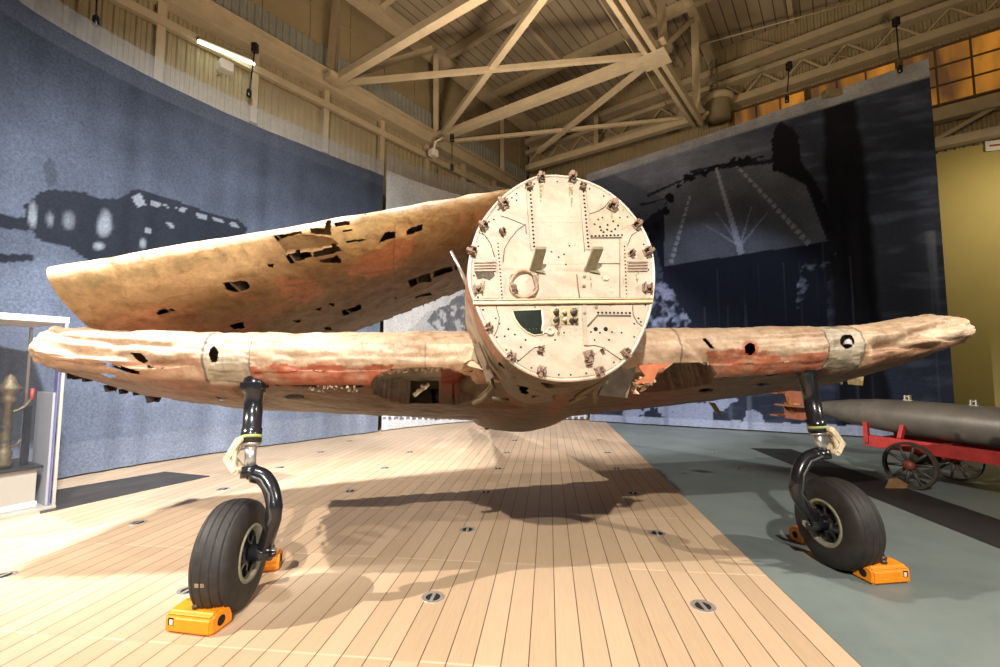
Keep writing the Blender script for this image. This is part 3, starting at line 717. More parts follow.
u, v = proj(P)
wellL = crop([(505, 290), (520, 262), (580, 234), (700, 224), (800, 230), (880, 257), (915, 300), (900, 340), (830, 360), (650, 358), (560, 340), (515, 320)], 240, 310, 3.846)
wellR = crop([(25, 250), (60, 212), (95, 184), (160, 180), (205, 192), (215, 215), (200, 238), (120, 254), (40, 262), (10, 262)], 640, 300, 2.857)
front = (W < .05)
inL = inpoly(u, v, wellL) & front; inR = inpoly(u, v, wellR) & front
# colours
col = CRM[None]*(1+.10*n1[:, None])
mix = lambda c, m, k=1.: lay(col, np.clip(m, 0, 1), c, k)
col = mix(PCH, np.clip(.45+1.3*n1, 0, 1)*np.clip(.35+X*6, 0, 1)*front)
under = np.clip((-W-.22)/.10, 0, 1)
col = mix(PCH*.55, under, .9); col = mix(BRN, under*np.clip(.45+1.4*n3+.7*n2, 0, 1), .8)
col = mix(OLV, under*np.clip(-.1+1.8*n1-.8*n3, 0, 1), .8)
col = mix(RED, under*np.clip(.0+2*nz(P, .9, 51, 3)-.3*n2, 0, 1), .7)
def redzone(poly, k=.9, c=RED):
    global col
    j = inpoly(u+5*n2, v+3*n2, poly) & front
    col = lay(col, j, c*1.0, k*np.clip(.85+.8*n2, .2, 1)[:, None])
redzone(crop([(20, 225), (120, 215), (250, 218), (330, 205), (430, 222), (600, 210), (520, 290), (430, 300), (300, 300), (40, 300)], 240, 310, 3.846))
redzone(crop([(60, 160), (120, 190), (400, 235), (580, 240), (780, 225), (850, 290), (930, 320), (930, 400), (620, 380), (300, 280), (160, 220)], 0, 300, 3.846), .45, PCH*C(.9, .62, .5))
redzone(crop([(190, 150), (260, 140), (400, 150), (540, 150), (530, 205), (420, 222), (300, 215), (220, 222), (200, 190)], 640, 300, 2.857), .8)
redzone(crop([(0, 185), (90, 180), (60, 212), (25, 250), (0, 262)], 640, 300, 2.857), .9, RED*1.25)
redzone(crop([(630, 130), (780, 100), (860, 130), (960, 90), (900, 150), (700, 190), (560, 180)], 640, 300, 2.857), .5, PCH*C(.8, .55, .45))
redzone(crop([(60, 225), (200, 212), (420, 215), (420, 222), (200, 240), (60, 250)], 640, 300, 2.857), .7, GRY*.55)
col = mix(PALE, (np.abs(W+.03) < .07)*np.clip(.3+1.5*n1, 0, 1)*.8)
col = col*(1-.42*under)[:, None]*(1-.35*under*np.clip(1.9-np.abs(S), 0, 1))[:, None]  # shade under the wing, deeper towards the root, multiplied into the paint
# ruled rib lines under the wing
col = mix(DRK, (np.abs(((S+.2) % .62)-.31) < .006) & (W < -.3), .55); col = mix(DRK, (np.abs(X-.42) < .004) & (W < 0), .6)
# fold joint bands
for sc, sgn in ((-2.27, -1), (2.43, 1)):
    b = (np.abs(S-sc) < .165) & (W < .34) & (W > -.27); col = mix(C(.37, .32, .23), b, .9); col = mix(DRK, b & (np.abs(np.abs(S-sc)-.16) < .008), .8)
    col = mix(C(.30, .26, .19), b & (np.abs(S-sc+sgn*-.02) < .008), .8); col = mix(C(.30, .26, .19), b & (np.abs(W+.02) < .008), .7)
    P = P+outl*(b*(-.012))[:, None]
col = mix(DRK, (np.abs(S-1.05) < .006) & (W > -.2), .6); col = mix(DRK, (np.abs(S+.9) < .004) & front, .4)
# wheel wells pushed up into the wing
upin = NN*.9+DC*.25
depL = np.clip(1.15-((u-432)/60)**2*.4, .3, 1)*.20
P = P+upin*(inL*depL)[:, None]+upin*(inR*.26)[:, None]
u, v = proj(P)
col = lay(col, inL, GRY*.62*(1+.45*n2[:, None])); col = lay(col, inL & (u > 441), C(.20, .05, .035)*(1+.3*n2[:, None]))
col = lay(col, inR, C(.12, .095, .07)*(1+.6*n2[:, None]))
holes = [crop(q, 0, 300, 3.846) for q in ([(375, 235), (410, 235), (460, 255), (540, 275), (535, 287), (470, 275), (400, 245)], [(505, 205), (545, 205), (570, 235), (550, 245), (520, 225)], [(380, 280), (430, 285), (455, 298), (420, 300)], [(565, 250), (600, 262), (570, 265)], [(830, 372), (870, 378), (850, 390)])]
holes += [ell(208.5+5.5, 354.5, 4.6, 8.2), crop([(655, 272), (765, 272), (768, 355), (655, 355)], 240, 310, 3.846), ell(295, 397, 9.5, 2.6)]
holes += [ell(847, 341, 7, 7.6), ell(750, 348.7, 5.6, 5.8), ell(762.5, 385, 7, 1.9), ell(706, 390.5, 7.5, 1.9), crop([(175, 85), (190, 112), (215, 140), (200, 138), (180, 115)], 640, 300, 2.857)]
fu, fv = fcent(u, nu, nv)[:, 0], fcent(v, nu, nv)[:, 0]; fw = fcent(W, nu, nv)[:, 0]; fx = fcent(X, nu, nv)[:, 0]; fs = fcent(S, nu, nv)[:, 0]; fn = fcent(n2, nu, nv)[:, 0]
keep = np.ones(len(fu), bool)
for h in holes: keep &= ~(inpoly(fu+fn*.5, fv+fn*.5, h) & (fw < .06))
# ring of bare metal round the landing lamp and latch holes
for e in [(750, 348.7, 8.4, 8.4), ]: 
    d = np.hypot((u-e[0])/e[2], (v-e[1])/e[3]); col = lay(col, (d < 1) & front, RED*1.2, .8)
# open gap behind the leading edge ledge
fXS = fcent(XS, nu, nv)[:, 0]; gn_ = np.array([mnoise.noise(V((s*6, 9, 2)))+.5*mnoise.noise(V((s*19, 5, 2))) for s in fs])
gap = (fw < 0) & (fx > fXS+.002) & (fx < fXS+.035+.03*gn_) & (((fs > -2.05) & (fs < -.62)) | ((fs > 1.35) & (fs < 2.1))); keep &= ~gap
# torn trailing edge
edge = .955+.05*np.array([mnoise.noise(V((s*5.5, 2, 0))) for s in fs])+.03*np.array([mnoise.noise(V((s*17, 7, 0))) for s in fs])
keep &= fx < np.where((np.abs(fs) > .7), edge, edge+.02)
keep &= ~((fs < -1.9) & (fx > .80+.10*np.array([mnoise.noise(V((s*7, 4, 0))) for s in fs])) & (fx > .97-.0*fs))
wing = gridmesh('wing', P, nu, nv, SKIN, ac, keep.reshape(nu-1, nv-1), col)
# spars and ribs inside, seen through the tears
m = MB()
for s in np.arange(-3.3, 3.4, .6):
    lez = float(np.interp(s, [-3.5, 0, 3.5], [1.69, 1.74, 1.87])); tez = float(np.interp(s, [-3.52, 0, 3.52], [1.2, .87, 1.38]))
    p = A0+r_*s+k_*.45+Z_*(lez-.04); q = A0+r_*s+k_*1.8+Z_*(tez+.10); m.bar(p, q, .02, .10)
m.bar(A0-r_*3.35+k_*.8+Z_*1.52, A0+k_*.8+Z_*1.47, .03, .16); m.bar(A0+k_*.8+Z_*1.47, A0+r_*3.35+k_*.8+Z_*1.70, .03, .16)
m.build('wing_spar', M('spar_primer', (.16, .12, .06), .7, 0, .3, 10), wing)
# torn skin flaps under the left wing
TORN = M('torn_skin', (.055, .036, .02), .7, 0, .4, 20)
for (px, py, dx_, dy_, a) in [(270, 270, 9, 11, .2), (295, 282, 13, 8, .5), (330, 300, 10, 5, .3), (420, 335, 12, 6, .2), (585, 375, 15, 7, .4), (470, 350, 8, 4, .1), (520, 358, 6, 3, .2)]:
    px, py = px/3.846, 300+py/3.846; dep = 3.31+(px-68)*.0106
    base = [at_y(px-dx_/2, py-2, dep), at_y(px+dx_/2, py-1, dep+.1), at_y(px+dx_/2*.6, py+dy_*.7, dep+.06), at_y(px+1, py+dy_*.55, dep), at_y(px-dx_/2*.7, py+dy_*.8, dep-.03)]
    fm = MB(); fm.prism(base, V((.01, .02, .0))); fm.build('torn_flap', TORN, wing)
TORN2 = M('torn_skin_olive', (.30, .22, .10), .7, 0, .4, 20)
for (px, py, w, h, dep) in [(618, 233, 15, 8, 5.3), (575, 238, 4, 3, 5.2)]:
    px2, py2 = 640+px/2.857, 300+py/2.857
    fm = MB(); fm.prism([at_y(px2-w/2, py2-h/2, dep), at_y(px2+w/2, py2-h/2-1, dep), at_y(px2+w/2-1, py2+h/2, dep), at_y(px2-w/2+2, py2+h/2-1, dep)], V((0, .04, 0))); fm.build('torn_flap', TORN2, wing)
q = crop([(198, 292), (214, 294), (236, 328), (222, 326)], 640, 300, 2.857); fm = MB(); fm.prism([at_y(x, y, 5.6) for x, y in q], V((0, .03, 0))); fm.build('torn_flap', TORN2, wing)
# flaky white filler beside the wells
def rubble(name, px, n, col_, size, parent, dep):
    m = MB()
    for i in range(n):
        x, y = px(i); c = at_y(x, y, dep+random.uniform(-.02, .02)); s = size*random.uniform(.5, 1.2)
        bmv = [c+V((random.uniform(-1, 1), random.uniform(-1, 1), random.uniform(-1, 1))).normalized()*s*random.uniform(.6, 1) for _ in range(10)]
        bm = bmesh.new(); vs = [bm.verts.new(p) for p in bmv]; bmesh.ops.convex_hull(bm, input=vs); bm.verts.ensure_lookup_table(); bm.verts.index_update()
        m.add([q.co.copy() for q in bm.verts], [tuple(q.index for q in f.verts) for f in bm.faces]); bm.free()
    return m.build(name, M(name+'_'+str(n), col_, .8, 0, .25, 30, .3, 60), parent)
fP = fcent(P, nu, nv); fO = fcent(outl, nu, nv)
def foam_strip(s0, s1, n, size, colr):
    global _fs
    m = MB(); idx = np.where((fw < 0) & (fs > s0) & (fs < s1) & (fx > fXS+.004) & (fx < fXS+.05))[0]
    for i in range(n):
        k = int(idx[int(rng.integers(len(idx)))]); c = V((fP[k]+fO[k]*.030-np.array([0, .02, 0])).tolist()); s = size*random.uniform(.5, 1.2)
        bm = bmesh.new(); vs = [bm.verts.new(c+V((random.uniform(-1, 1), random.uniform(-1, 1), random.uniform(-1, 1))).normalized()*s*random.uniform(.6, 1)) for _ in range(10)]
        bmesh.ops.convex_hull(bm, input=vs); bm.verts.index_update()
        m.add([q.co.copy() for q in bm.verts], [tuple(q.index for q in f.verts) for f in bm.faces]); bm.free()
    o = m.build('filler_foam', M('filler_foam_%d' % n, colr, .8, 0, .25, 30, .3, 60), wing); o['kind'] = 'stuff'
foam_strip(-1.25, -.75, 80, .026, (.62, .52, .40)); foam_strip(-1.75, -1.4, 34, .016, (.50, .41, .31))
o = rubble('filler_foam', lambda i: (634+(i*7 % 20)*1.0, 387+random.uniform(-5, 5)-(i % 3)*3), 16, (.72, .56, .40), .035, wing, 3.45); o['kind'] = 'stuff'
# broken white pulley seen in the left well
m = MB()
for a, b in (((414, 395), (424, 388)), ((424, 388), (429, 384)), ((420, 392), (417, 389)), ((424, 388), (421, 385))): m.tube([at_y(a[0], a[1], 3.75), at_y(b[0], b[1], 3.74)], [.022, .014], 8)
m.build('broken_bracket', WHITE, wing)
# latch fittings at the folds: white cam inside right hole, webs beside the left hole
m = MB(); m.tube([at_y(848, 346, 3.63), at_y(848.5, 337, 3.66)], [.034, .026], 10); m.build('latch_pin', WHITE, wing)
m = MB(); p = at_y(829, 330, 3.60)
m.prism([at_y(829, 327, 3.62), at_y(838, 326, 3.62), at_y(832, 358, 3.66), at_y(828, 354, 3.66)], V((0, .05, 0))); m.build('latch_cover', M('latch_metal', (.30, .25, .17), .5, .3, .25, 18), wing)

# ---- folded outer wing panel lying over the left wing
nu, nv = 640, 220
LEp = [(at_y(47, 269, 2.96)), (at_y(160, 249, 3.08)), (at_y(275, 231, 3.22)), (at_y(400, 208, 3.38)), (at_y(500, 190.5, 3.50)), (at_y(560, 183, 3.57)), (at_y(585, 186, 3.62))]
TEp = [V((-3.15, 4.85, 1.30)), V((-2.3, 4.95, 1.71)), V((-1.49, 5.1, 2.06)), V((-.9, 5.2, 2.31)), V((-.38, 5.3, 2.535)), V((.1, 5.3, 2.72)), V((.6, 4.6, 2.95))]
sx = [0, .25, .5, .66, .84, .94, 1]
T = np.linspace(0, 1, nu); Wp = np.linspace(-1, 1, nv)
LEi = np.stack([np.interp(T, sx, [p[k] for p in LEp]) for k in range(3)], 1); TEi = np.stack([np.interp(T, sx, [p[k] for p in TEp]) for k in range(3)], 1)
tt, W = [q.ravel() for q in np.meshgrid(T, Wp, indexing='ij')]
LE_ = np.repeat(LEi, nv, 0); TE_ = np.repeat(TEi, nv, 0)
X = np.abs(W)**1.8; dch = TE_-LE_; chl = np.linalg.norm(dch, axis=1)[:, None]; dcn = dch/chl
span = np.repeat(np.gradient(LEi, axis=0), nv, 0); span /= np.linalg.norm(span, axis=1)[:, None]
nn = np.cross(span, dcn); nn /= np.linalg.norm(nn, axis=1)[:, None]; nn *= np.sign(nn[:, 2])[:, None]
th = np.interp(tt, [0, .03, .25, .6, .9, 1], [.42, .44, .36, .28, .16, .03])
tk = naca(X)*th*np.where(W < 0, -1.0, .55)
P = LE_+dch*X[:, None]+nn*tk[:, None]
n1 = nz(P, 1.8, 61, 3); n2 = nz(P, 6.5, 67, 3); n4 = nz(P*np.array([.6, 1, 1.6]), 1.1, 71, 3)
outl = np.where(W[:, None] > 0, nn, -nn)
wr = np.clip((tt-.62)/.2, 0, 1)
D = .010*n1+.004*n2+.012*n4+.018*(np.clip(np.abs(n4), 0, .3)-.15)+wr*.012*np.sin(tt*90+X*30+3*n1)*np.exp(-((X-.12)/.2)**2)
P = P+outl*D[:, None]
u, v = proj(P)
c5 = lambda q: crop(q, 250, 180, 3.704); c6 = lambda q: crop(q, 30, 180, 3.333)
hp = [c5(q) for q in ([(125, 275), (180, 262), (225, 268), (232, 285), (150, 310)], [(235, 266), (262, 262), (320, 238), (340, 262), (300, 276), (240, 288)], [(255, 298), (325, 280), (342, 300), (335, 310), (262, 305)],
      [(220, 178), (280, 180), (282, 150), (303, 152), (300, 205), (225, 198)], [(470, 230), (500, 195), (540, 190), (540, 215)], [(577, 185), (600, 170), (640, 165), (640, 188), (580, 203)], [(587, 370), (665, 345), (670, 372), (592, 396)],
      [(677, 335), (745, 318), (752, 338), (680, 362)], [(757, 318), (775, 312), (775, 330), (760, 334)], [(340, 487), (410, 460), (413, 480), (345, 503)], [(612, 435), (665, 415), (672, 425), (615, 440)], [(675, 70), (722, 65), (720, 75), (680, 78)], [(65, 310), (88, 310), (85, 325), (68, 322)],
      [(85, 205), (190, 190), (195, 200), (120, 215), (100, 225)], [(315, 160), (370, 152), (368, 166), (320, 176)], [(340, 186), (380, 180), (378, 190), (345, 193)], [(405, 125), (432, 118), (430, 130)], [(360, 230), (430, 215), (428, 222), (365, 238)], [(160, 522), (190, 515), (185, 528)], [(285, 460), (315, 455), (310, 468)], [(275, 545), (300, 543), (298, 556), (280, 556)], [(530, 435), (545, 432), (540, 442)])]
hp += [c6(q) for q in ([(645, 345), (690, 335), (720, 335), (735, 358), (690, 375), (660, 370)], [(415, 440), (440, 430), (485, 428), (480, 437), (430, 450)], [(665, 485), (710, 472), (715, 490), (680, 497)], [(790, 280), (810, 278), (808, 292), (795, 290)], [(945, 430), (972, 424), (965, 436)], [(875, 470), (905, 465), (890, 476)])]
dent = c5([(95, 215), (200, 203), (300, 218), (332, 243), (240, 262), (130, 272), (110, 245)])
front = W < .02
ind = inpoly(u+1.5*n2, v+1.5*n2, dent) & front
P = P-outl*(ind*.02)[:, None]
u, v = proj(P)
col = C(.27, .155, .062)[None]*(1+.2*n1[:, None]+.1*n4[:, None])
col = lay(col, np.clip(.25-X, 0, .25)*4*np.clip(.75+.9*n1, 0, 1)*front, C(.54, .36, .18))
col = lay(col, (X < .012)*np.clip(.7+n1, 0, 1), PALE)
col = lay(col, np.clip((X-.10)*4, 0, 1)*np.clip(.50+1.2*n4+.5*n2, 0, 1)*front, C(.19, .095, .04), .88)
col = lay(col, np.clip(-.25+2.2*nz(P, 1.0, 83, 3), 0, 1)*(X > .06), C(.50, .19, .09), .65)
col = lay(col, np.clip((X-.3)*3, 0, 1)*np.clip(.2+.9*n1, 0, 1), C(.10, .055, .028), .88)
col = lay(col, np.exp(-((X-.035-.01*n2)/.02)**2)*(tt < .42)*np.clip(.45+n2, 0, 1), C(.22, .16, .07), .8)
for e, k, c in ((ell(402, 238, 16, 20), .38, C(.55, .17, .08)), (ell(300, 290, 22, 12), .5, C(.46, .16, .08)), (ell(375, 262, 30, 14, rot=-.3), .4, C(.52, .18, .09)), (ell(480, 270, 14, 12), .5, C(.45, .14, .06)), (ell(155, 310, 16, 7), .4, C(.52, .2, .1)), (ell(380, 232, 60, 14, rot=-.2), .35, C(.72, .55, .25))):
    col = lay(col, inpoly(u+6*n2, v+6*n2, e) & front, c, k)
col = lay(col, ind, C(.22, .13, .05)*(1+.25*n2[:, None]))
for a, b in (((250, 292), (440, 262)), ((275, 318), (470, 262)), ((395, 225), (392, 300))):
    L = math.dist(a, b); d = np.abs((u-a[0])*(b[1]-a[1])-(v-a[1])*(b[0]-a[0]))/L; t = ((u-a[0])*(b[0]-a[0])+(v-a[1])*(b[1]-a[1]))/L
    col = lay(col, (d < .7) & (t > 0) & (t < L) & front, C(.2, .12, .06), .6)
fu, fv, fw, fx, ft, fn = [fcent(q, nu, nv)[:, 0] for q in (u, v, W, X, tt, n2)]
keep = np.ones(len(fu), bool)
for h in hp: keep &= ~(inpoly(fu+fn*1.3, fv+fn*1.3, h) & (fw < .015))
te = .972+.03*np.array([mnoise.noise(V((t*24, 3, 1)))+.6*mnoise.noise(V((t*70, 3, 1))) for t in ft]); keep &= fx < te
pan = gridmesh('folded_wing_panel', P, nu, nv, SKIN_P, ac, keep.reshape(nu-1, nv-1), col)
# close the open root end of the panel with a rib, and ribs inside
def rib(t, nm, mat):
    i = int(t*(nu-1)); ring = [V(P[i*nv+j].tolist()) for j in range(0, nv, 3)]
    c = sum(ring, V())/len(ring); d = V(span[i*nv].tolist())*.012
    ring = [c+(q-c)*.985 for q in ring]
    return ring, d
m = MB()
for t in (.004, .17, .34, .50, .66, .82):
    ring, d = rib(t, '', None); m.prism(ring, d)
m.build('rib', M('rib_primer', (.13, .09, .045), .7, 0, .3, 10), pan)

# ---- fuselage and firewall
fx0 = at_y(561, 277.5, 2.9)
fwd_ = -k_; axb = k_*math.cos(TH)-Z_*math.sin(TH); fn_ = -axb; upf = Z_*math.cos(TH)+k_*math.sin(TH)
def fwp(u, v, off=0): return at_pl(u, v, fx0+fn_*off, fn_)
def c9(x, y): return 440+x/2.78, 160+y/2.78
def fq(x, y, off=0): return fwp(*c9(x, y), off)
outl_px = [(280, 48), (240, 62), (200, 86), (160, 121), (120, 172), (97, 225), (83, 290), (83, 350), (100, 402), (126, 461), (161, 521), (210, 570), (270, 600), (330, 612), (400, 609), (460, 595), (520, 550), (556, 490), (581, 420), (592, 340), (588, 270), (570, 210), (530, 150), (480, 102), (420, 68), (350, 49)]
loc = []
for x, y in outl_px:
    p = fq(x, y)-fx0; loc.append((p.dot(r_), p.dot(upf)))
def closed_spline(pts, n):
    Q = [np.array(p) for p in pts]; k = len(Q); out = []
    for i in range(k):
        a, b, c, d = Q[i-1], Q[i], Q[(i+1) % k], Q[(i+2) % k]
        for t in np.linspace(0, 1, max(2, n//k), endpoint=False): out.append(.5*((2*b)+(-a+c)*t+(2*a-5*b+4*c-d)*t*t+(-a+3*b-3*c+d)*t**3))
    return out
RING = closed_spline(loc, 156); NR = len(RING)
def fpt(q, t, sw=1, su=1, dz=0, dxs=0): return fx0+r_*(q[0]*sw+dxs)+upf*(q[1]*su)+axb*t+Z_*dz
# fuselage loft
st_ = [(0.0, 1, 1, 0), (.03, 1.012, 1.012, 0), (.12, 1.03, 1.03, 0), (.35, 1.03, 1.04, 0), (.8, 1.02, 1.04, .01), (1.4, 1.0, 1.0, .02), (2.2, .93, .93, .03), (3.2, .8, .78, .06), (4.4, .62, .6, .10), (5.8, .42, .42, .13), (7.2, .22, .30, .16), (7.9, .06, .16, .20)]
nT = 90; Tq = np.r_[np.linspace(0, 1.6, 46), np.linspace(1.7, 7.9, 44)]
Pf = np.array([fpt(q, t, np.interp(t, [s[0] for s in st_], [s[1] for s in st_]), np.interp(t, [s[0] for s in st_], [s[2] for s in st_]), np.interp(t, [s[0] for s in st_], [s[3] for s in st_])) for t in Tq for q in RING+[RING[0]]])
nR1 = NR+1; nT = len(Tq)
tq = np.repeat(Tq, nR1); n1 = nz(Pf, 2, 91, 3); n2 = nz(Pf, 8, 93, 3)
cen = np.array(fx0)+np.outer(tq, np.array(axb)); rad = Pf-cen; rad /= np.linalg.norm(rad, axis=1)[:, None]
Pf = Pf+rad*((.006*n1+.004*n2)*np.clip(tq*8, 0, 1))[:, None]
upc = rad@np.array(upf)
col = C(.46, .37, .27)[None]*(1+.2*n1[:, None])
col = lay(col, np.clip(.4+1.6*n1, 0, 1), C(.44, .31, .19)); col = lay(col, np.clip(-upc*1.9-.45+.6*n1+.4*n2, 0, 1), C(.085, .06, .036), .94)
col = lay(col, np.clip(-.1+2.0*n1, 0, 1)*(np.abs(upc) < .6)*(tq < .25), RED*.9, .5)
col = lay(col, (rad@np.array(r_) < -.6)*(np.abs(tq-.09) < .06)*np.clip(.7+n1, 0, 1)*(upc < .15), C(.33, .15, .085), .65)
col = lay(col, (np.abs(tq-.30) < .008) | (np.abs(tq-.62) < .006), DRK, .6)
uf, vf = proj(Pf); fq_u, fq_v, f_up, f_n, f_t = [fcent(q, nT, nR1)[:, 0] for q in (uf, vf, upc, n2, tq)]
keep = np.ones(len(fq_u), bool)
for h in [crop(q, 440, 320, 3.846) for q in ([(298, 248), (340, 262), (335, 290), (305, 275)], [(385, 242), (500, 245), (510, 262), (420, 262)], [(430, 292), (520, 270), (560, 255), (540, 300), (470, 325), (440, 325)], [(330, 300), (380, 292), (370, 300)], [(222, 160), (248, 180), (238, 186), (220, 170)])]:
    keep &= ~(inpoly(fq_u+2*f_n, fq_v+2*f_n, h) & (f_up < -.2))
fus = gridmesh('fuselage', Pf, nT, nR1, SKIN, ac, keep.reshape(nT-1, nR1-1), col)
# fin and tailplane at the far end
tl_ = fx0+axb*7.2+Z_*.16
m = MB(); m.prism([tl_+axb*-.9+upf*.30-r_*.03, tl_+axb*.6+upf*.12-r_*.03, tl_+axb*.75+upf*1.05-r_*.03, tl_+axb*.35+upf*1.25-r_*.03, tl_+axb*.0+upf*1.1-r_*.03], r_*.06); m.build('tail_fin', M('tail_skin', (.42, .36, .26), .6, 0, .25, 6), ac, .02)
# belly fairing between the wing roots
m = MB()
bel = []
for t, w, h in ((.42, .50, .02), (.9, .62, .00), (1.6, .58, .0), (2.3, .48, -.0), (2.7, .35, .02)):
    bel.append((t, w, h))
nb = 25; vs = []
for t, w, h in bel:
    cz = np.interp(t, [.42, .9, 1.6, 2.3, 2.7], [1.50, 1.32, 1.10, .88, .86]); 
    for i in range(nb):
        a = PI+PI*i/(nb-1); vs.append(A0+r_*(.03+w*1.1*math.cos(a))+k_*(t-.42)+Z_*(cz+.14+.16*math.sin(a)*(1 if t < 2.5 else .6)))
bg = np.array(vs); n1b = nz(bg, 4, 3, 3); bg = bg+np.outer(n1b, [0, 0, .012])
colb = C(.10, .065, .036)[None]*(1+.35*n1b[:, None]); colb = lay(colb, np.clip(1.5*n1b-.1, 0, 1), RED*.8, .6)
gridmesh('belly_fairing', bg, len(bel), nb, SKIN, ac, None, colb)
m = MB()
PIPE = M('old_pipe', (.13, .095, .055), .5, .3, .25, 20)
def tubepx(pts, r): m = MB(); m.tube([at_y(440+x/3.846, 320+y/3.846, d) for x, y, d in pts], r, 8); m.build('pipe', PIPE, ac)
tubepx([(190, 210, 3.2), (205, 260, 3.2), (160, 305, 3.25), (130, 322, 3.3)], .02); tubepx([(175, 200, 3.2), (195, 255, 3.2), (150, 300, 3.25)], .012); tubepx([(200, 300, 3.3), (265, 310, 3.3)], .014)
tubepx([(600, 315, 3.2), (595, 275, 3.15), (615, 245, 3.1), (640, 235, 3.05)], .02); tubepx([(520, 300, 3.1), (590, 255, 3.05), (650, 215, 3.0)], .018); tubepx([(500, 315, 3.2), (560, 290, 3.1)], .014)
m = MB(); m.prism([at_y(440+x/3.846, 320+y/3.846, 3.22) for x, y in [(760, 175), (895, 165), (840, 190), (820, 240), (745, 245), (790, 215)]], V((0, .02, 0))); m.build('torn_fillet', M('red_primer', (.50, .16, .07), .6, 0, .25, 8), ac)
m = MB(); m.prism([at_y(440+x/3.846, 320+y/3.846, 3.16) for x, y in [(725, 190), (755, 180), (735, 245), (720, 300), (610, 290), (640, 215), (700, 180)]], V((0, .03, 0))); m.build('root_rib', M('root_rib_grey', (.16, .135, .11), .6, .1, .4, 10), ac)
m = MB(); m.prism([at_y(440+x/3.846, 320+y/3.846, 3.06) for x, y in [(125, 95), (150, 85), (190, 175), (210, 215), (180, 240), (160, 180)]], V((0, .03, 0))); m.build('root_rib', M('root_rib_pale', (.17, .12, .075), .6, .1, .4, 10), ac)
CRUMP = M('crumpled_root', (.60, .47, .33), .45, .1, .25, 12, .5, 20)
for pl_, dz_ in (([(60, 150), (100, 100), (128, 108), (120, 150), (95, 165)], .0), ([(128, 108), (165, 150), (186, 178), (160, 172), (120, 150)], .03), ([(95, 165), (120, 150), (160, 172), (168, 192), (140, 186), (112, 178)], -.03)):
    m = MB(); m.prism([at_y(440+x/3.846, 320+y/3.846, 3.10+dz_*((i_ % 2)*2-1)) for i_, (x, y) in enumerate(pl_)], V((0, .02, 0))); m.build('crumpled_skin', CRUMP, wing)
# polished boarding step at the left
m = MB(); m.tube([at_y(471, 291, 2.98), at_y(451, 251, 2.93)], [.011, .010], 12); m.tube([at_y(471, 296, 2.98), at_y(459, 268, 2.97)], .009, 8); o = m.build('boarding_step', ALUM, ac); o['label'] = 'polished metal rod sticking out left of the firewall'

# firewall plate
FWC = M('firewall_paint', (.46, .39, .30), .5, .0, .15, 5, .08, 30, col2=(.40, .28, .17), mixlo=.52, mixhi=.78, speck=(.16, .10, .055))
m = MB(); m.prism([fpt(q, -.012, .985, .985) for q in RING], axb*.02)
fwl = m.build('firewall', FWC, ac, .006); fwl['label'] = 'white round firewall plate'
m = MB(); m.tube([fpt(q, -.004, 1.0, 1.0) for q in RING+[RING[0], RING[1]]], .012, 8, False); m.build('rim_band', M('rim_band', (.62, .52, .42), .4, .3, .2, 10), fwl)
def strip(a, b, w, h, off=.016): return fq(a[0], a[1], off), fq(b[0], b[1], off), w/2.78*2.9/F, h
SEAMP = M('raised_strip', (.42, .345, .255), .45, 0, .1, 8)
for a, b, w in (((247, 62), (262, 250), 20), ((395, 65), (412, 250), 20), ((160, 225), (173, 388), 16), ((513, 225), (519, 385), 16), ((402, 402), (405, 515), 12)):
    p, q, ww, h = strip(a, b, w, .006, .014); m = MB(); m.bar(p, q, ww, .006, fn_); m.build('strap_plate', SEAMP, fwl, .002)
m = MB(); p, q, ww, h = strip((92, 396), (590, 391), 15, .03, .02); m.bar(p, q, ww, .02, fn_); m.bar(p+fn_*.012+upf*.012, q+fn_*.012+upf*.012, .006, .016, fn_); m.bar(p+fn_*.008-upf*.012, q+fn_*.008-upf*.012, .005, .012, fn_)
ang = m.build('angle_bar', M('angle_bar', (.64, .53, .33), .45, .1, .2, 10, col2=(.4, .25, .12), mixlo=.55, mixhi=.7), fwl); ang['label'] = 'horizontal stiffener bar across the firewall'
# seams
m = MB()
def seam(pts, r=.0032): m.tube([fq(x, y, .0125) for x, y in pts], r, 6)
seam([(168, 155), (190, 162), (215, 172), (238, 182), (240, 205)]); seam([(238, 178), (215, 195), (195, 220), (180, 245), (175, 285)]); seam([(105, 200), (125, 210), (142, 235), (152, 270)]); seam([(415, 150), (440, 142), (458, 130), (470, 115)])
seam([(545, 200), (532, 210), (522, 235), (518, 255)]); seam([(418, 216), (505, 216)], .006); seam([(440, 288), (498, 288)]); seam([(500, 220), (500, 385)], .0025); seam([(380, 318), (388, 385)], .004)
seam([(215, 562), (240, 540), (262, 522), (292, 516)]); seam([(402, 518), (430, 515), (455, 522), (480, 540), (504, 556)]); seam([(401, 402), (402, 518)]); seam([(535, 395), (537, 430), (548, 452), (562, 462)]); seam([(410, 463), (440, 430)], .006); seam([(438, 432), (530, 433)], .0065)
seam([(155, 402), (165, 440), (160, 470), (150, 490)], .0025); seam([(262, 402), (265, 412)], .0025); seam([(100, 386), (585, 382)], .0025); seam([(100, 405), (588, 400)], .0025); seam([(255, 60), (270, 250)], .002); seam([(404, 62), (421, 250)], .002); seam([(238, 65), (253, 255)], .002); seam([(387, 66), (402, 255)], .002)
m.build('panel_seam', M('seam_dark', (.13, .10, .075), .6), fwl)  # seams drawn as thin dark tubes on the plate
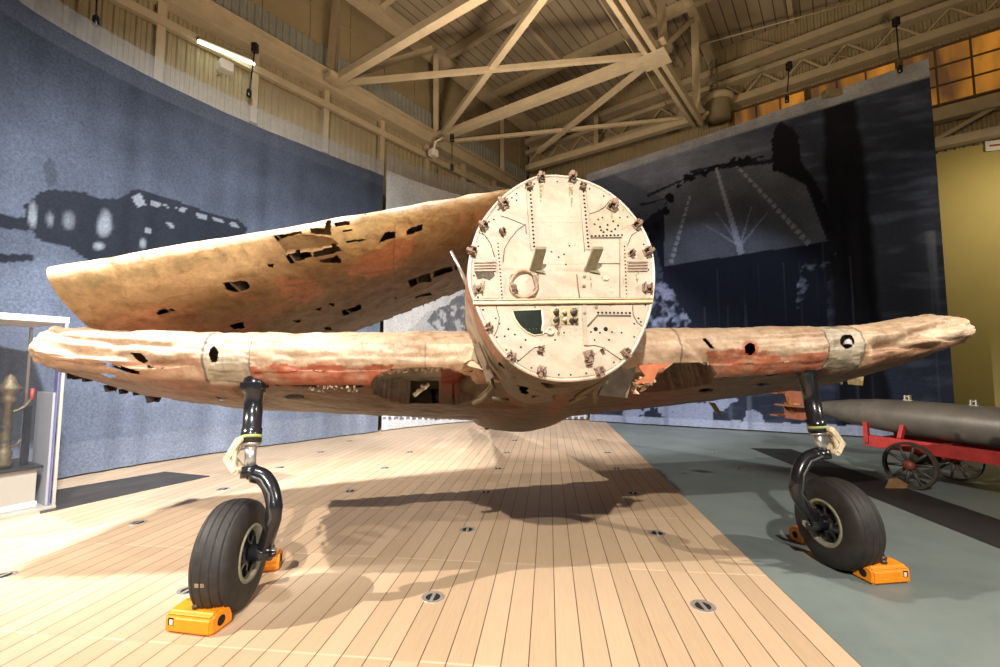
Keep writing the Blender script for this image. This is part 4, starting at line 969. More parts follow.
# rivets and holes
def M_streak():
    m, nt, b = nodes('rust_streak'); b.inputs['Base Color'].default_value = (.36, .21, .09, 1); b.inputs['Roughness'].default_value = .7
    tc = nd(nt, 'ShaderNodeTexCoord'); n = nd(nt, 'ShaderNodeTexNoise'); n.inputs['Scale'].default_value = 45; n.inputs['Detail'].default_value = 6; nt.links.new(tc.outputs['Object'], n.inputs['Vector'])
    mr = nd(nt, 'ShaderNodeMapRange'); mr.inputs[1].default_value = .42; mr.inputs[2].default_value = .7; mr.inputs[3].default_value = 0; mr.inputs[4].default_value = .75; nt.links.new(n.outputs['Fac'], mr.inputs[0]); nt.links.new(mr.outputs[0], b.inputs['Alpha'])
    return m
STREAK = M_streak()
def dots(pts, r, name, mat, off=.0175, kind=None):
    m = MB()
    for x, y in pts:
        c = fq(x, y, off); m.lathe([(-.006, r*1.05), (0, r), (.0012, r*.6), (.0014, 0.0005)], c, fn_, 8)
    o = m.build(name, mat, fwl)
    if kind: o['kind'] = kind
    return o
lin = lambda a, b, n: [(a[0]+(b[0]-a[0])*i/(n-1), a[1]+(b[1]-a[1])*i/(n-1)) for i in range(n)]
pts = lin((251, 86), (262, 240), 15)+lin((399, 88), (413, 240), 15)
dots(pts, .0075, 'rivet_hole', HOLE, .0185, 'stuff')
pts = lin((161, 232), (173, 384), 16)+lin((513, 240), (519, 382), 15)
dots(pts, .0055, 'rivet_hole', HOLE, .0185, 'stuff')
pts = lin((440, 424), (528, 425), 9)+lin((422, 211), (506, 208), 9)+[(448, 195), (455, 200), (465, 193), (477, 198), (487, 192), (430, 178), (445, 186), (466, 180), (482, 170), (495, 182)]
dots(pts, .0075, 'rivet_hole', HOLE, .0145, 'stuff')
pts = []
for k in range(40):
    q = RING[int(k*NR/40)]; p = fpt(q, 0, .95, .95)
    m_u, m_v = proj(np.array(p)); pts.append(((float(m_u[0])-440)*2.78, (float(m_v[0])-160)*2.78))
pts += [(200, 105), (213, 112), (190, 130), (183, 200), (150, 165), (452, 160), (440, 165), (500, 160), (420, 478), (445, 480), (478, 478), (505, 480), (540, 455), (552, 440), (470, 500), (430, 500), (190, 470), (208, 485), (180, 490), (330, 270), (345, 262), (310, 255), (360, 238), (350, 290), (155, 440), (165, 455), (238, 500), (225, 520), (320, 500), (345, 480)]
pts = [p for i, p in enumerate(pts)]
dots(pts, .0062, 'bolt_hole', HOLE, .0135, 'stuff')
pts = lin((265, 158), (392, 157), 18)+lin((265, 174), (392, 173), 18)+lin((275, 290), (400, 288), 16)+lin((275, 308), (400, 306), 16)+lin((240, 470), (400, 468), 18)+lin((300, 488), (400, 486), 12)
dots(pts, .0026, 'rivet_row', M('rivet_head', (.45, .35, .25), .5), .0135, 'stuff')
for q in [(433, 470), (461, 470)]: dots([q], .015, 'round_hole', HOLE, .0135)
for q in [(402, 323), (401, 350), (435, 408), (402, 425)]: dots([q], .011, 'bolt_head', RUST, .02)
dots([(462, 327)], .02, 'boss', CREAM, .022)
# rim clips
CLAB = 'rusty clip bolted near the edge of the white firewall'
def clip(x, y, s=1.0, kind=0):
    c = fq(x, y, .012); d = fq(338, 330, .012)-c; d.normalize(); sd = fn_.cross(d)
    r = node('rim_clip', c, fwl); m = MB()
    R = Matrix((sd, d, fn_)).transposed()
    k = s*.034
    m.box(c+fn_*.006, (k*1.5, k*1.8, .012), R)
    if kind == 0:
        m.box(c+fn_*.03+sd*k*.55, (k*.3, k*1.3, .05), R); m.box(c+fn_*.03-sd*k*.55, (k*.3, k*1.3, .05), R); m.tube([c+fn_*.04-sd*k*.95-d*k*.2, c+fn_*.04+sd*k*.95-d*k*.2], k*.22, 8)
        m.box(c+fn_*.022-d*k*.9, (k*.7, k*1.0, .03), R)
    else:
        m.box(c+fn_*.02+d*k*.6, (k*1.7, k*.3, .036), R); m.box(c+fn_*.02-d*k*.6, (k*1.7, k*.3, .036), R); m.tube([c+fn_*.01, c+fn_*.04], k*.35, 10)
    m.build('bracket', RUST, r, .002)
    MB().lathe([(.012, 0), (.012, k*.32), (.024, k*.30), (.024, 0)], c+sd*k*.25+d*k*.2, fn_, 6, False).build('bolt', GUNM, r)
for q in [(280, 53, .9), (366, 52, 1), (247, 76, .8, 1), (396, 77, .8, 1), (176, 126, 1.15), (478, 130, 1.15), (122, 187, .9), (545, 183, .9), (91, 257, .9), (575, 257, .95), (106, 360, 1.0, 1), (576, 357, 1.1, 1), (136, 466, .8), (198, 545, .9), (514, 537, .9), (281, 586, .95), (441, 588, .95), (411, 543, 1.0), (411, 563, .7, 1), (279, 529, .7, 1), (174, 203, .6), (530, 262, .6), (450, 530, .4, 1)]: clip(*q)
for (x, y, L_, w_) in [(280, 66, 60, 7), (286, 66, 34, 5), (366, 66, 70, 8), (360, 66, 40, 5), (247, 90, 24, 6), (396, 92, 26, 6), (272, 312, 40, 7), (420, 318, 44, 7), (232, 390, 14, 30), (330, 462, 30, 14), (136, 476, 16, 8), (478, 146, 22, 6), (120, 336, 36, 12), (548, 312, 30, 10), (320, 398, 10, 60), (470, 398, 8, 40)]:
    m = MB(); m.prism([fq(x-w_/2, y, .0124), fq(x+w_/2, y, .0124), fq(x+w_*.35, y+L_*.6, .0124), fq(x+w_*.05, y+L_, .0124), fq(x-w_*.3, y+L_*.7, .0124)], fn_*.0006); m.build('rust_streak', STREAK, fwl)
# the two hat-section engine brackets
for (tx, ty, bx, by) in ((282, 240, 264, 302), (440, 240, 416, 302)):
    a = fq(tx, ty, .15); b = fq(bx, by, .02); m = MB(); n = node('engine_bracket', b, fwl)
    lf = fq(bx-8, by, .014); rt = fq(bx+22, by+4, .014)
    m.prism([a-r_*.034, a+r_*.034, b+r_*.036, b-r_*.036], -upf*.02)
    m.prism([a-r_*.034, a-r_*.028, b-r_*.030, b-r_*.036], -fn_*.05-upf*.03); m.prism([a+r_*.028, a+r_*.034, b+r_*.036, b+r_*.030], -fn_*.05-upf*.03)
    m.build('channel', OLIVE, n, .003)
    m = MB(); m.prism([b-r_*.04-upf*.0, b+r_*.05, fq(bx+30, by+16, .016), fq(bx+2, by+10, .016)], fn_*.008); m.build('foot_plate', OLIVE, n, .002)
# cable ring, left of centre
n = node('cable_ring', fq(233, 345, .02), fwl)
pr = [fq(233+37*math.cos(t)*(1+.05*math.sin(3*t)), 345+37*math.sin(t), .03+.008*math.sin(2*t)) for t in np.linspace(0, 2*PI, 40)]
m = MB(); m.tube(pr, .010, 8, False); m.build('hoop', M('ring_brass', (.42, .27, .17), .5, .3, .4, 30), n)
m = MB(); m.tube([fq(196, 342, .03), fq(208, 352, .05), fq(214, 366, .03), fq(205, 372, .025)], .011, 8); m.tube([fq(208, 352, .03), fq(208, 352, .07)], .016, 10); m.tube([fq(196, 325, .03), fq(203, 318, .04)], .009, 8); m.tube([fq(262, 322, .03), fq(270, 350, .035), fq(262, 372, .03)], .013, 8); m.build('fitting', RUST, n)
# dark inspection window
wp = [(200, 418), (283, 415), (288, 484), (262, 488), (240, 478), (222, 462), (208, 442)]
m = MB(); m.prism([fq(x, y, .0126) for x, y in wp], fn_*.002); gw = m.build('inspection_window', M('green_black_glass', (.005, .011, .007), .4, 0, .6, 25, spec=.1), fwl); gw['label'] = 'dark green quadrant opening in the firewall'
m = MB(); m.tube([fq(x, y, .014) for x, y in wp+[wp[0]]], .006, 6); m.build('window_edge', CREAM, gw)
m = MB(); m.tube([fq(284, 420, .02), fq(287, 450, .025), fq(283, 476, .02)], .006, 6); m.tube([fq(290, 478, .016), fq(312, 478, .02)], .008, 6); m.build('torn_seal', WHITE, gw)
m = MB(); m.lathe([(0, .002), (0, .026), (.02, .026), (.022, .014), (.01, .012), (.01, .001)], fq(306, 477, .012), fn_, 16); m.build('drain_fitting', CREAM, fwl)
# valve cluster
n = node('valve_cluster', fq(345, 432, .015), fwl)
m = MB(); m.prism([fq(x, y, .0125) for x, y in [(306, 412), (385, 410), (386, 457), (308, 459)]], fn_*.006); m.build('plate', M('valve_plate', (.50, .40, .22), .5, .1, .3, 25, col2=(.2, .15, .08)), n)
for i, (x, y, s, mt2) in enumerate([(322, 424, 1, GUNM), (345, 424, .75, CREAM), (371, 424, 1.25, GUNM), (323, 446, 1.05, GUNM), (346, 446, .7, CREAM), (365, 447, .8, GUNM), (376, 448, .7, GUNM), (322, 460, .5, OLIVE)]):
    m = MB(); m.lathe([(0, .001), (0, .019*s), (.03, .017*s), (.03, .011*s), (.05, .010*s), (.05, .001)], fq(x, y, .016), fn_, 14); m.build('valve', mt2, n)
# louvres at the sides
for xs, nm in (((95, 156), 0), ((520, 577), 1)):
    m = MB()
    for k in range(4): p, q = fq(xs[0], 284+k*8, .016), fq(xs[1], 283+k*8, .016); m.bar(p, q, .012, .010, fn_)
    m.build('louvre', M('louvre_%d' % nm, (.30, .22, .16), .5, .2, .3, 20), fwl)
m = MB(); m.prism([fq(x, y, .0126) for x, y in [(96, 308), (120, 305), (150, 308), (152, 322), (138, 334), (120, 328), (104, 332)]], fn_*.003); m.build('burn_stain', M('burn_stain', (.10, .075, .055), .8, 0, .6, 60), fwl)

# ---- landing gear
def gear(side, hub, cont, top, mid, low, forkpx, dep_s, labels):
    """hub = wheel centre point; wheel axis along r_"""
    n = node('landing_gear', V((hub.x, hub.y, 0)), ac); n['label'] = labels
    R = .35
    ax = r_*side            # outboard
    # tyre: lathe with grooves on the tread
    prof = []
    half = [(-.112, .165), (-.120, .19), (-.125, .225), (-.124, .262), (-.116, .300), (-.100, .326)]
    grooves = [-.075, -.026, .026, .075]
    prof = [(a, r) for a, r in half]
    tread = np.linspace(-.088, .088, 47)
    for a in tread:
        r = .350-.020*(abs(a)/.1)**2.2
        if any(abs(a-g) < .0042 for g in grooves): r -= .011
        prof.append((float(a), r))
    prof += [(-a, r) for a, r in half[::-1]]
    prof += [(.10, .158), (-.10, .158)]
    m = MB().lathe(prof, hub, ax, 96, True, True)
    # weight on the wheel: flatten the contact patch
    for q in m.v:
        if q.z < .012: q.z = .006+(q.z-.012)*.1
    m.build('tyre', RUBBER, n)
    hubm = MB()
    for sg in (-1, 1): hubm.lathe([(sg*.116, .186), (sg*.128, .180), (sg*.124, .160), (sg*.10, .156), (sg*.085, .15)], hub, ax, 64); hubm.build('rim', RIMW, n)
    m = MB().lathe([(-.086, .165), (-.06, .12), (-.09, .075), (-.10, .07), (-.11, .04), (-.11, .001)], hub, ax, 40); m.lathe([(.086, .165), (.05, .12), (.07, .075), (.09, .05), (.09, .001)], hub, ax, 40)
    for k in range(8):
        t = 2*PI*k/8; e = V((0, 0, 1))*math.cos(t)+k_*math.sin(t); m.bar(hub-ax*.088+e*.06, hub-ax*.078+e*.15, .022, .02, ax)
        m.tube([hub-ax*.085+e*.13, hub-ax*.10+e*.13], .010, 6)
    m.build('hub', BLACK, n)
    if side < 0:
        MK = M('tread_mark', (.30, .20, .12), .7, 0, .5, 60)
        for a0, a1 in ((.030, .055), (-.002, .020)):
            m = MB(); vs = []
            for t in np.linspace(-.10, -.17, 4):
                e = -k_*math.cos(t)+Z_*math.sin(t)
                for a in (a0, a1): vs.append(hub+ax*a+e*(.3508-.020*(abs(a)/.1)**2.2))
            m.add(vs, [(2*i, 2*i+1, 2*i+3, 2*i+2) for i in range(3)]); m.build('tread_mark', MK, n)
    # oleo strut
    d = (mid-top).normalized()
    m = MB().tube([top-d*.12, top+d*.02, top+d*.025, mid-d*.10, mid-d*.098, mid], [.075, .075, .060, .060, .066, .066], 24); m.build('strut', BLACK, n)
    m = MB().tube([mid-d*.005, low], .036, 18); m.tube([mid+d*.0, mid+d*.02], .058, 18); m.build('piston', ALUM, n)
    m = MB().tube([mid-d*.05, mid-d*.03], .0685, 20); m.build('green_band', M('green_band', (.30, .36, .10), .5), n)
    # bent fork on the inner side
    axl = hub-ax*.20
    fsm = [V(q.tolist()) for q in catmull([tuple(q) for q in forkpx+[axl+V((0, 0, .02))]], 22)[0]]
    m = MB(); m.tube(fsm, [.057-.010*i/21 for i in range(22)], 20); m.tube([low-d*.02, low+d*.05], [.06, .058], 18); m.tube([low, forkpx[0]], .052, 16)
    m.tube([axl-ax*.05, axl+ax*.10], .055, 18); m.tube([axl-ax*.05+k_*-.035, axl-ax*.085+k_*-.035], .02, 8); m.build('fork', BLACK, n)
    m = MB(); m.tube([forkpx[0]-k_*.055+V((0, 0, 0))]+[p-k_*.05 for p in forkpx[1:]]+[axl-k_*.05+V((0, 0, .06))], .010, 8); m.build('brake_line', GUNM, n)
    m = MB(); m.lathe([(0, .001), (0, .028), (.02, .026), (.02, .001)], axl-ax*.055, -ax, 8, False); m.build('axle_nut', ALUM, n)
    # torque link: two cream arms meeting outboard
    el = mid*.5+low*.5+ax*.115-k_*.05; t0 = mid+ax*.045-k_*.04-d*.03; b0 = low+ax*.055-k_*.04-d*.01
    m = MB()
    for o_ in (-.046, .046):
        m.bar(t0+k_*o_, el+k_*o_*.6, .040, .034, k_); m.bar(b0+k_*o_, el+k_*o_*.6, .040, .034, k_)
    m.bar((t0*.5+el*.5)-k_*.03, (t0*.5+el*.5)+k_*.03, .018, .03); m.bar((b0*.5+el*.5)-k_*.03, (b0*.5+el*.5)+k_*.03, .018, .03)
    m.tube([el-k_*.045, el+k_*.045], .020, 10); m.tube([t0-k_*.055, t0+k_*.055], .024, 10); m.tube([b0-k_*.055, b0+k_*.055], .024, 10)
    m.tube([t0-k_*.035+ax*.02, b0-k_*.035+ax*.02], .016, 8)
    m.build('torque_link', CREAM, n, .003)
    # bracket where the strut enters the wing
    m = MB(); m.box(top+V((0, 0, .035)), (.14, .14, .05), Matrix.Rotation(YAW, 3, 'Z')); m.build('mounting_plate', BLACK, n, .004)
hubL = V((-1.80, 3.10, .347)); hubR = V((2.72, 3.70, .347))
topL = at_y(254.5, 390, 3.20); midL = at_y(251, 443, 3.10); lowL = at_y(250, 470, 3.08)
gear(-1, hubL, None, topL, midL, lowL, [at_y(254, 474, 3.08), at_y(264, 478, 3.08), at_y(272, 492, 3.06), at_y(274, 515, 3.04)], 3.1, 'left landing gear leg with cream torque link and bent black fork')
topR = at_y(807, 374, 3.66); midR = at_y(818, 432, 3.62); lowR = at_y(822, 452, 3.60)
gear(1, hubR, None, topR, midR, lowR, [at_y(817, 455, 3.60), at_y(806, 460, 3.60), at_y(799, 473, 3.58), at_y(797, 492, 3.58)], 3.6, 'right landing gear leg with cream torque link and bent black fork')
# tail wheel
tp = at_z(487, 429.5, .0); tn = node('tail_wheel', tp, ac)
MB().lathe([(-.05, .05), (-.07, .09), (-.06, .14), (-.03, .16), (.03, .16), (.06, .14), (.07, .09), (.05, .05)], tp+V((0, 0, .16)), r_, 32, True, True).build('tyre', RUBBER, tn)
MB().lathe([(-.05, .001), (-.05, .06), (.05, .06), (.05, .001)], tp+V((0, 0, .16)), r_, 20).build('hub', GUNM, tn)
tfp = tp+V((0, 0, .16)); m = MB()
for s in (-1, 1): m.tube([tfp+r_*.09*s, tfp+r_*.09*s+V((0, 0, .2))], .018, 8)
m.tube([tfp+r_*.09+V((0, 0, .2)), tfp-r_*.09+V((0, 0, .2))], .02, 8); m.tube([tfp+V((0, 0, .2)), tfp+V((.0, -.15, .75))], .035, 10); m.build('fork', BLACK, tn)

# ------------------------------------------------------------------ orange chocks
def chock():
    r = empty('wheel_chock', (0, 0, 0), 'x', 'wheel chock', 'orange rubber wheel chocks')
    # wedge body along X, rounded, sloping face towards +Y
    L, W2, H = .325, .18, .132
    pr = [(-W2/2, 0), (W2/2, 0), (W2/2, .06), (.060, H-.004), (.045, H), (-W2/2+.02, H-.012), (-W2/2, H-.03)]
    bm = bmesh.new()
    A = [bm.verts.new((-L/2, y, z)) for y, z in pr]; B = [bm.verts.new((L/2, y, z)) for y, z in pr]; n = len(pr)
    bm.faces.new(A); bm.faces.new(B[::-1])
    for i in range(n): bm.faces.new((A[i], B[i], B[(i+1) % n], A[(i+1) % n]))
    bmesh.ops.recalc_face_normals(bm, faces=bm.faces); bmesh.ops.bevel(bm, geom=list(bm.edges), offset=.016, segments=3, affect='EDGES')
    me = bpy.data.meshes.new('body'); bm.to_mesh(me); bm.free(); me.materials.append(ORANGE)
    for p in me.polygons: p.use_smooth = False
    o = bpy.data.objects.new('body', me); COL.objects.link(o); o.parent = r; ORG[o.name] = V((0, 0, 0))
    MB().tube([(L/2-.004, -.01, .062), (L/2+.0015, -.01, .062)], .030, 20).build('end_hole', HOLE, r)
    MB().tube([(-L/2+.004, -.01, .062), (-L/2-.0015, -.01, .062)], .030, 20).build('end_hole', HOLE, r)
    MB().box((-L/2+.05, -W2/2, .070), (.036, .005, .042)).build('recess', HOLE, r)
    MB().box((-L/2+.054, -W2/2-.001, .067), (.024, .006, .032)).build('reflector', M('reflector_pale', (.75, .62, .5), .4), r, .002)
    m = MB(); m.lathe([(0, .001), (0, .022), (.015, .022), (.03, .012), (.03, .001)], (.0, -.03, H-.002), (0, 0, 1), 12); m.lathe([(.008*math.sin(t), .018+.007*math.cos(t)) for t in np.linspace(0, 2*PI, 9)[:-1]], (.0, -.03, H+.04), (1, 0, 0), 18, True, True)
    m.build('eyebolt', GUNM, r)
    return r
ck = chock()
def put(o, u, v, rz, label, z=.0):
    p = at_z(u, v, z); o.location = p; o.rotation_euler = (0, 0, rz); o['label'] = label
put(ck, 199, 627, math.radians(-10), 'orange rubber chock standing in front of the left wheel, in bright light', DZ)
k2 = copy_tree(ck); put(k2, 881, 579, math.radians(8), 'orange rubber chock on the blue grey floor in front of the right wheel')
k2.scale = (-1, 1, 1)
k3 = copy_tree(ck); put(k3, 258, 569, math.radians(196), 'orange chock in shadow behind the left wheel, half hidden by the fork', DZ)
k4 = copy_tree(ck); put(k4, 812, 541, math.radians(188), 'orange chock behind the right wheel, to the left of its fork')

# ------------------------------------------------------------------ torpedo on its trolley
TB = M('torpedo_grey', (.155, .14, .12), .42, .35, .22, 3, .05, 30, col2=(.24, .21, .17), mixlo=.5, mixhi=.7)
t0 = V((5.16, 8.15, .93)); t1 = V((6.35, 5.2, .84)); td = (t1-t0).normalized(); tlen = 5.4
tside = td.cross(Z_).normalized(); tup = tside.cross(td)
tz_ = empty('torpedo', V((t0.x, t0.y, 0))+td*2.6, 'long dark grey torpedo lying on the red trolley at the right', 'torpedo')
prof = [(.30, .035), (.36, .05), (.55, .085), (.8, .135), (1.1, .19), (1.45, .228), (1.8, .246), (2.2, .25), (4.7, .25), (5.0, .21), (5.2, .17), (5.33, .10), (5.38, .02)]
MB().lathe([(prof[0][0], .001)]+prof, t0, td, 48).build('body', TB, tz_)
FIN = M('fin_brown', (.28, .095, .05), .6, .1, .25, 10)
for e, s, nm in ((tup, 1, 'upper'), (tup, -1, 'lower'), (tside, 1, 'side'), (tside, -1, 'side')):
    e2 = e*s; m = MB(); c = e2.cross(td)*.012
    m.prism([t0+td*.15+e2*.02-c, t0+td*-.02+e2*.20-c, t0+td*.0+e2*.25-c, t0+td*.35+e2*.25-c, t0+td*.62+e2*.08-c, t0+td*.4+e2*.02-c], c*2); m.build('tail_fin', FIN, tz_, .004)
m = MB()   # wooden box tail frame
for e, f in ((tup, tside), (tup, -tside), (-tup, tside), (-tup, -tside)):
    pass
m.bar(t0+td*-.05+tup*.2+tside*.2, t0+td*-.05+tup*.2-tside*.2, .02, .16, td); m.bar(t0+td*-.05-tup*.2+tside*.2, t0+td*-.05-tup*.2-tside*.2, .02, .16, td); m.bar(t0+td*-.05+tup*.2-tside*.2, t0+td*-.05-tup*.2-tside*.2, .02, .16, td)
m.build('fin_frame', FIN, tz_)
pm = MB()
for q in (0, .09):
    for k in range(4):
        t = k*PI/2+.6+(.7 if q else 0); e = tup*math.cos(t)+tside*math.sin(t); g = td.cross(e)
        pm.prism([t0+td*(.10+q)+e*.03-g*.015, t0+td*(.08+q)+e*.12-g*.06, t0+td*(.10+q)+e*.155, t0+td*(.13+q)+e*.12+g*.05, t0+td*(.12+q)+e*.03+g*.015], td*.008)
pm.lathe([(.05, .001), (.08, .03), (.24, .042), (.32, .04)], t0, td, 16)
pm.build('propeller', M('propeller_brass', (.62, .40, .13), .35, .7, .2, 20), tz_)
for L_ in (1.85, 2.55):
    c = t0+td*L_+tup*.246; m = MB(); m.bar(c-td*.03, c-td*.03+tup*.07, .05, .015, td); m.bar(c+td*.02, c+td*.02+tup*.075, .05, .015, td); m.bar(c-td*.05, c+td*.05, .06, .012, tup)
    m.tube([c-td*.03+tup*.05, c+td*.02+tup*.055], .01, 8); o = m.build('lug', M('lug_pale', (.50, .46, .38), .5, .2), tz_); 
# trolley
REDP = M('trolley_red', (.40, .035, .03), .5, 0, .25, 8, col2=(.18, .03, .025), mixlo=.55, mixhi=.7)
IRON = M('old_iron', (.085, .072, .058), .55, .4, .3, 14)
gd = V((td.x, td.y, 0)).normalized(); gs = V((gd.y, -gd.x, 0))
if gs.y > 0: gs = -gs          # gs points to the camera side
tc0 = V((t0.x, t0.y, 0))
def tp_(l, s, z): return tc0+gd*(l+.34)+gs*s+V((0, 0, z))
tr = empty('torpedo_trolley', tp_(2.4, 0, 0), 'old red wooden trolley with spoked iron wheels carrying the torpedo', 'trolley')
for s in (.36, -.36):
    m = MB(); m.bar(tp_(1.15, s, .53), tp_(4.2, s, .51), .09, .16); m.build('side_rail', REDP, tr, .006)
for l in (1.2, 1.9, 2.75, 3.6, 4.3):
    m = MB(); m.bar(tp_(l, -.40, .52), tp_(l, .40, .52), .10, .09); m.build('cross_bar', REDP, tr, .005)
for l in (1.55, 2.9, 3.9):
    for s in (.33, -.33):
        m = MB(); m.bar(tp_(l-.0, s, .60), tp_(l+.0, s*.72, .78), .07, .05, gd); m.build('cradle_arm', REDP, tr, .004)
m = MB(); m.bar(tp_(1.18, .40, .5), tp_(1.18, .40, .80), .06, .06, gd); m.build('corner_post', REDP, tr, .004)
m = MB(); m.bar(tp_(2.0, -.36, .44), tp_(3.2, .36, .44), .07, .04); m.bar(tp_(2.0, .36, .44), tp_(3.2, -.36, .44), .07, .04); m.build('cross_brace', REDP, tr, .004)
for l in (1.75, 3.25):
    m = MB(); m.tube([tp_(l, -.62, .302), tp_(l, .62, .302)], .028, 12); m.bar(tp_(l, -.42, .39), tp_(l, .42, .39), .08, .10); m.build('axle', IRON, tr)
    for s in (.55, -.55):
        c = tp_(l, s, .302); n = node('wheel', c, tr)
        MB().lathe([(-.03, .268), (-.032, .30), (.032, .30), (.03, .268)], c, gs, 40, False, True).build('wheel_rim', IRON, n)
        m = MB(); m.lathe([(-.07, .001), (-.07, .045), (-.03, .065), (.03, .065), (.07, .05), (.075, .001)], c, gs, 20); m.build('hub', M('hub_red', (.22, .05, .04), .5, 0, .3, 12), n)
        m = MB()
        for k in range(10):
            t = 2*PI*k/10+.2; e = V((0, 0, 1))*math.cos(t)+gd*math.sin(t); m.tube([c+e*.05, c+e*.28], [.022, .015], 8)
        m.build('spokes', IRON, n)
w = tp_(1.68, .62, 0); m = MB(); m.prism([w+V((-.16, 0, 0)), w+V((.12, 0, 0)), w+V((.10, 0, .04)), w+V((-.05, 0, .13)), w+V((-.09, 0, .12))], -gs*-.12)
o = m.build('wooden_chock', M('chock_brown', (.26, .14, .06), .7, 0, .3, 10), None, .005); tag(o, 'small brown wooden wedge in front of the spoked trolley wheel', 'wheel chock')

# ------------------------------------------------------------------ display case at the left
cr = at_z(53, 508.5, DZ); cl_ = at_z(-30, 525.5, DZ)
ce = (cl_-cr); ce.z = 0; ce.normalize(); cn = V((-ce.y, ce.x, 0))
if cn.x > 0: cn = -cn             # cn points away from the viewer, into the case
CLn, CD, CHh = 1.75, 1.1, 2.15
def cp_(a, b, z): return cr+ce*a+cn*b+V((0, 0, z))
dc = empty('display_case', cp_(CLn/2, CD/2, 0), 'tall glass display case with white top standing at the left edge', 'display case')
def glass(name, c, rough=.02):
    m, nt, b = nodes(name); b.inputs['Base Color'].default_value = c4(c); b.inputs['Alpha'].default_value = .06; b.inputs['Roughness'].default_value = rough; b.inputs['Specular IOR Level'].default_value = .6
    return m
GL = glass('case_glass', (.10, .11, .13))
for nm, pts in (('glass_pane', [cp_(0, 0, .03), cp_(CLn, 0, .03), cp_(CLn, 0, CHh-.05), cp_(0, 0, CHh-.05)]), ('glass_pane', [cp_(0, 0, .03), cp_(0, CD, .03), cp_(0, CD, CHh-.05), cp_(0, 0, CHh-.05)]), ('glass_pane', [cp_(0, CD, .03), cp_(CLn, CD, .03), cp_(CLn, CD, CHh-.05), cp_(0, CD, CHh-.05)])):
    nrm = (pts[1]-pts[0]).cross(pts[2]-pts[0]).normalized(); MB().prism(pts, nrm*.008).build(nm, GL, dc)
FRM = M('case_frame', (.40, .36, .30), .45, .2, .1, 4)
for a, b in ((0, 0), (CLn, 0), (0, CD), (CLn, CD)): m = MB(); m.bar(cp_(a, b, 0), cp_(a, b, CHh-.04), .028, .028, ce); m.build('corner_post', FRM, dc, .003)
m = MB(); m.prism([cp_(-.02, -.02, 0), cp_(CLn+.02, -.02, 0), cp_(CLn+.02, CD+.02, 0), cp_(-.02, CD+.02, 0)], V((0, 0, .035))); m.build('base', FRM, dc, .004)
m = MB(); m.prism([cp_(-.02, -.02, CHh-.05), cp_(CLn+.02, -.02, CHh-.05), cp_(CLn+.02, CD+.02, CHh-.05), cp_(-.02, CD+.02, CHh-.05)], V((0, 0, .07))); m.build('top', WHITE, dc, .006)
m = MB(); m.prism([cp_(.03, .07, .04), cp_(.03, .55, .04), cp_(.03, .55, 1.30), cp_(.03, .07, 1.30)], ce*.02); m.build('label_panel', M('label_panel', (.34, .33, .34), .6, 0, .08, 3), dc)
m = MB(); m.prism([cp_(.02, .03, .04), cp_(.02, .13, .04), cp_(.02, .13, 1.9), cp_(.02, .03, 1.9)], ce*.01); m.build('violet_reflection', M('violet_reflection', (.16, .14, .30), .3, 0, .3, 2, stretch=(1, 1, .3)), dc)  # violet reflection at the case edge, made as a coloured strip
pl = empty('plinth', cp_(.8, .5, .035), 'beige plinth with black top inside the glass display case', 'plinth')
m = MB(); m.prism([cp_(.12, .12, .036), cp_(1.5, .12, .036), cp_(1.5, .85, .036), cp_(.12, .85, .036)], V((0, 0, .42))); m.build('body', M('plinth_beige', (.37, .32, .255), .6, 0, .06, 3), pl, .006)
m = MB(); m.prism([cp_(.08, .08, .458), cp_(1.54, .08, .458), cp_(1.54, .89, .458), cp_(.08, .89, .458)], V((0, 0, .03))); m.build('top_board', M('plinth_black', (.025, .022, .02), .35), pl, .003)
m = MB(); m.prism([cp_(.105, .105, .036), cp_(1.515, .105, .036), cp_(1.515, .865, .036), cp_(.105, .865, .036)], V((0, 0, .06))); m.build('skirting', WHITE, pl, .008)
# exhibit: corroded control column
def a_for(px, b):
    best = min((abs(float(proj(np.array(cp_(a/200, b, .9)))[0][0])-px), a/200) for a in range(0, 200)); return best[1]
aC, aS = a_for(6, .26), a_for(27, .26)
e0 = cp_(aC, .26, .489)
ex = empty('corroded_column', e0, 'corroded brass coloured machine column with side arm on the plinth in the glass case', 'exhibit')
BRS = M('corroded_brass', (.14, .105, .055), .55, .5, .45, 18, .4, 50, col2=(.09, .06, .04), mixlo=.45, mixhi=.65)
m = MB().lathe([(a, r*.62) for a, r in [(0, .001), (0, .11), (.05, .125), (.10, .09), (.16, .11), (.20, .075), (.24, .07), (.70, .066), (.72, .10), (.76, .105), (.80, .08), (.84, .15), (.88, .155), (.92, .10), (1.0, .06), (1.03, .001)]], e0, (0, 0, 1), 28)
m.build('column', BRS, ex)
m = MB(); m.tube([e0+V((0, 0, .60)), e0-ce*.08+V((0, 0, .62)), e0-ce*(aC-aS)*.8+V((0, 0, .66)), e0-ce*(aC-aS)*1.1+V((0, 0, .74))], [.018, .017, .018, .016], 10); m.tube([e0+V((0, 0, .22)), e0-ce*.08-cn*.06+V((0, 0, .24)), e0-ce*.10-cn*.07+V((0, 0, .30))], .014, 8); m.tube([e0+ce*.06+V((0, 0, .84)), e0-ce*.10+V((0, 0, .86))], .024, 10); m.build('side_arm', BRS, ex)
m = MB().tube([e0-ce*(aC-aS)*1.1+V((0, 0, .72)), e0-ce*(aC-aS)*1.12+V((0, 0, .86))], .018, 8); o = m.build('red_handle', M('red_handle', (.35, .04, .03), .5), ex)
m = MB().box(cp_(aS, .28, .489)+V((0, 0, .33)), (.06, .05, .66), Matrix.Rotation(math.atan2(ce.y, ce.x), 3, 'Z')); m.build('support_post', BLACK, ex, .004)
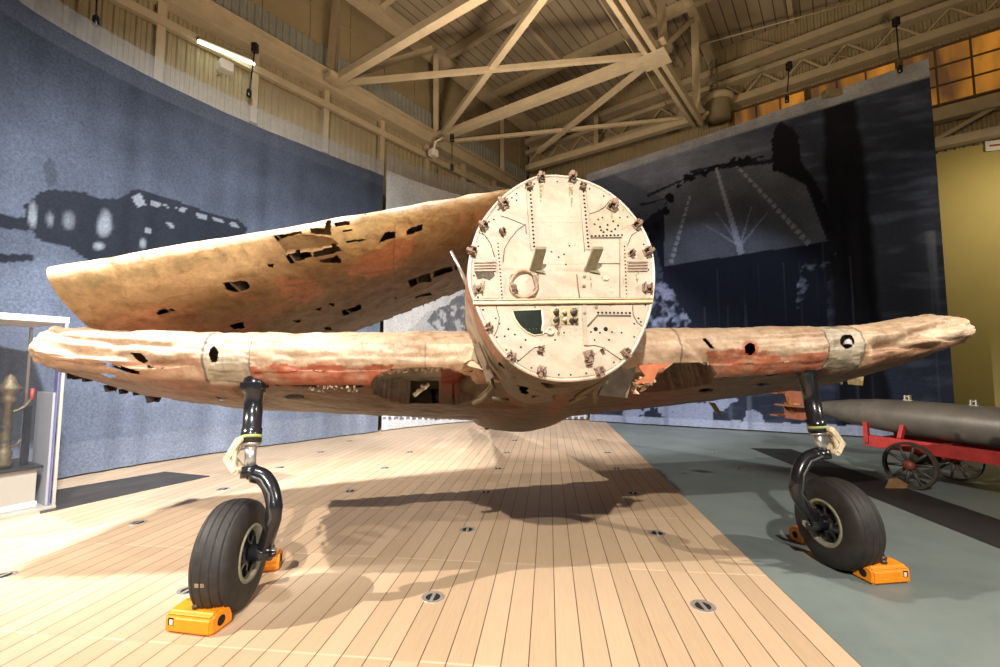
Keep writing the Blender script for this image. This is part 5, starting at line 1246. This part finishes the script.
for k, z in enumerate((.30, .45)):
    MB().lathe([(-.012, .042), (-.012, .052), (.012, .052), (.012, .042)], e0+V((0, 0, z)), (0, 0, 1), 24, False, True).build('clamp_ring', GUNM, ex)

# ------------------------------------------------------------------ lights
def spot(name, loc, tgt, power, ang, col=(1, .80, .56), size=.12, blend=.35):
    l = bpy.data.lights.new(name, 'SPOT'); l.energy = power; l.spot_size = math.radians(ang); l.spot_blend = blend; l.color = col; l.shadow_soft_size = size
    o = bpy.data.objects.new(name, l); COL.objects.link(o); o.location = loc; d = V(tgt)-V(loc); o.rotation_euler = d.to_track_quat('-Z', 'Y').to_euler(); return o
def point(name, loc, power, col=(1, .8, .55), size=.3):
    l = bpy.data.lights.new(name, 'POINT'); l.energy = power; l.color = col; l.shadow_soft_size = size
    o = bpy.data.objects.new(name, l); COL.objects.link(o); o.location = loc; return o
WH_ = (1, .93, .83)
spot('spot_front', (-.2, -3.5, 6.5), (.2, 4.6, .3), 4300, 64, WH_, .07)
spot('spot_left', (-11.6, .5, 9.0), (-.6, 3.0, .3), 11200, 50, WH_, .07)
spot('spot_right', (8.0, -.2, 6.2), (.9, 4.0, .6), 2200, 54, WH_, .07)
spot('spot_low', (2.6, -7, 3.9), (-5.6, 8.6, .4), 2600, 20, (.95, .95, 1.0), .1, .5)
spot('spot_mural', (-1.5, 1.5, 6.8), (-4.9, 8.4, 1.2), 8500, 92, (.90, .95, 1.0), .2, .9)
spot('spot_mural_far', (1.0, 7.5, 7.4), (1.2, 13, .3), 1500, 75, (.95, .93, 1.0))
spot('spot_carrier', (4.0, 7.0, 7.4), (5.0, 12, .3), 520, 70, (.85, .90, 1.0))
UPC = (1, .80, .56)
spot('roof_fill', (.5, 7.5, 5.6), (1.0, 10.5, 11.9), 900, 150, UPC, .2, .9)  # unseen fill, like the next two, added to brighten the roof
spot('roof_fill_left', (-3.2, 5.5, 5.8), (-3.4, 9.0, 11.9), 420, 150, UPC, .2, .9)
spot('roof_fill_right', (6.0, 5.5, 5.8), (7.0, 8.0, 11.9), 560, 150, (1, .77, .45), .2, .9)
spot('spot_olive', (11.2, 7.0, 6.2), (11.6, 10.4, 2.6), 560, 140, (1, .88, .62), .3, .9)
w = bpy.data.worlds.new('world'); SC.world = w; w.use_nodes = True
bgn = w.node_tree.nodes['Background']; bgn.inputs[0].default_value = (.9, .82, .72, 1); bgn.inputs[1].default_value = .008
SC.view_settings.view_transform = 'Standard'; SC.view_settings.look = 'None'; SC.view_settings.gamma = 1; SC.view_settings.exposure = 0; SC.view_settings.use_curve_mapping = False
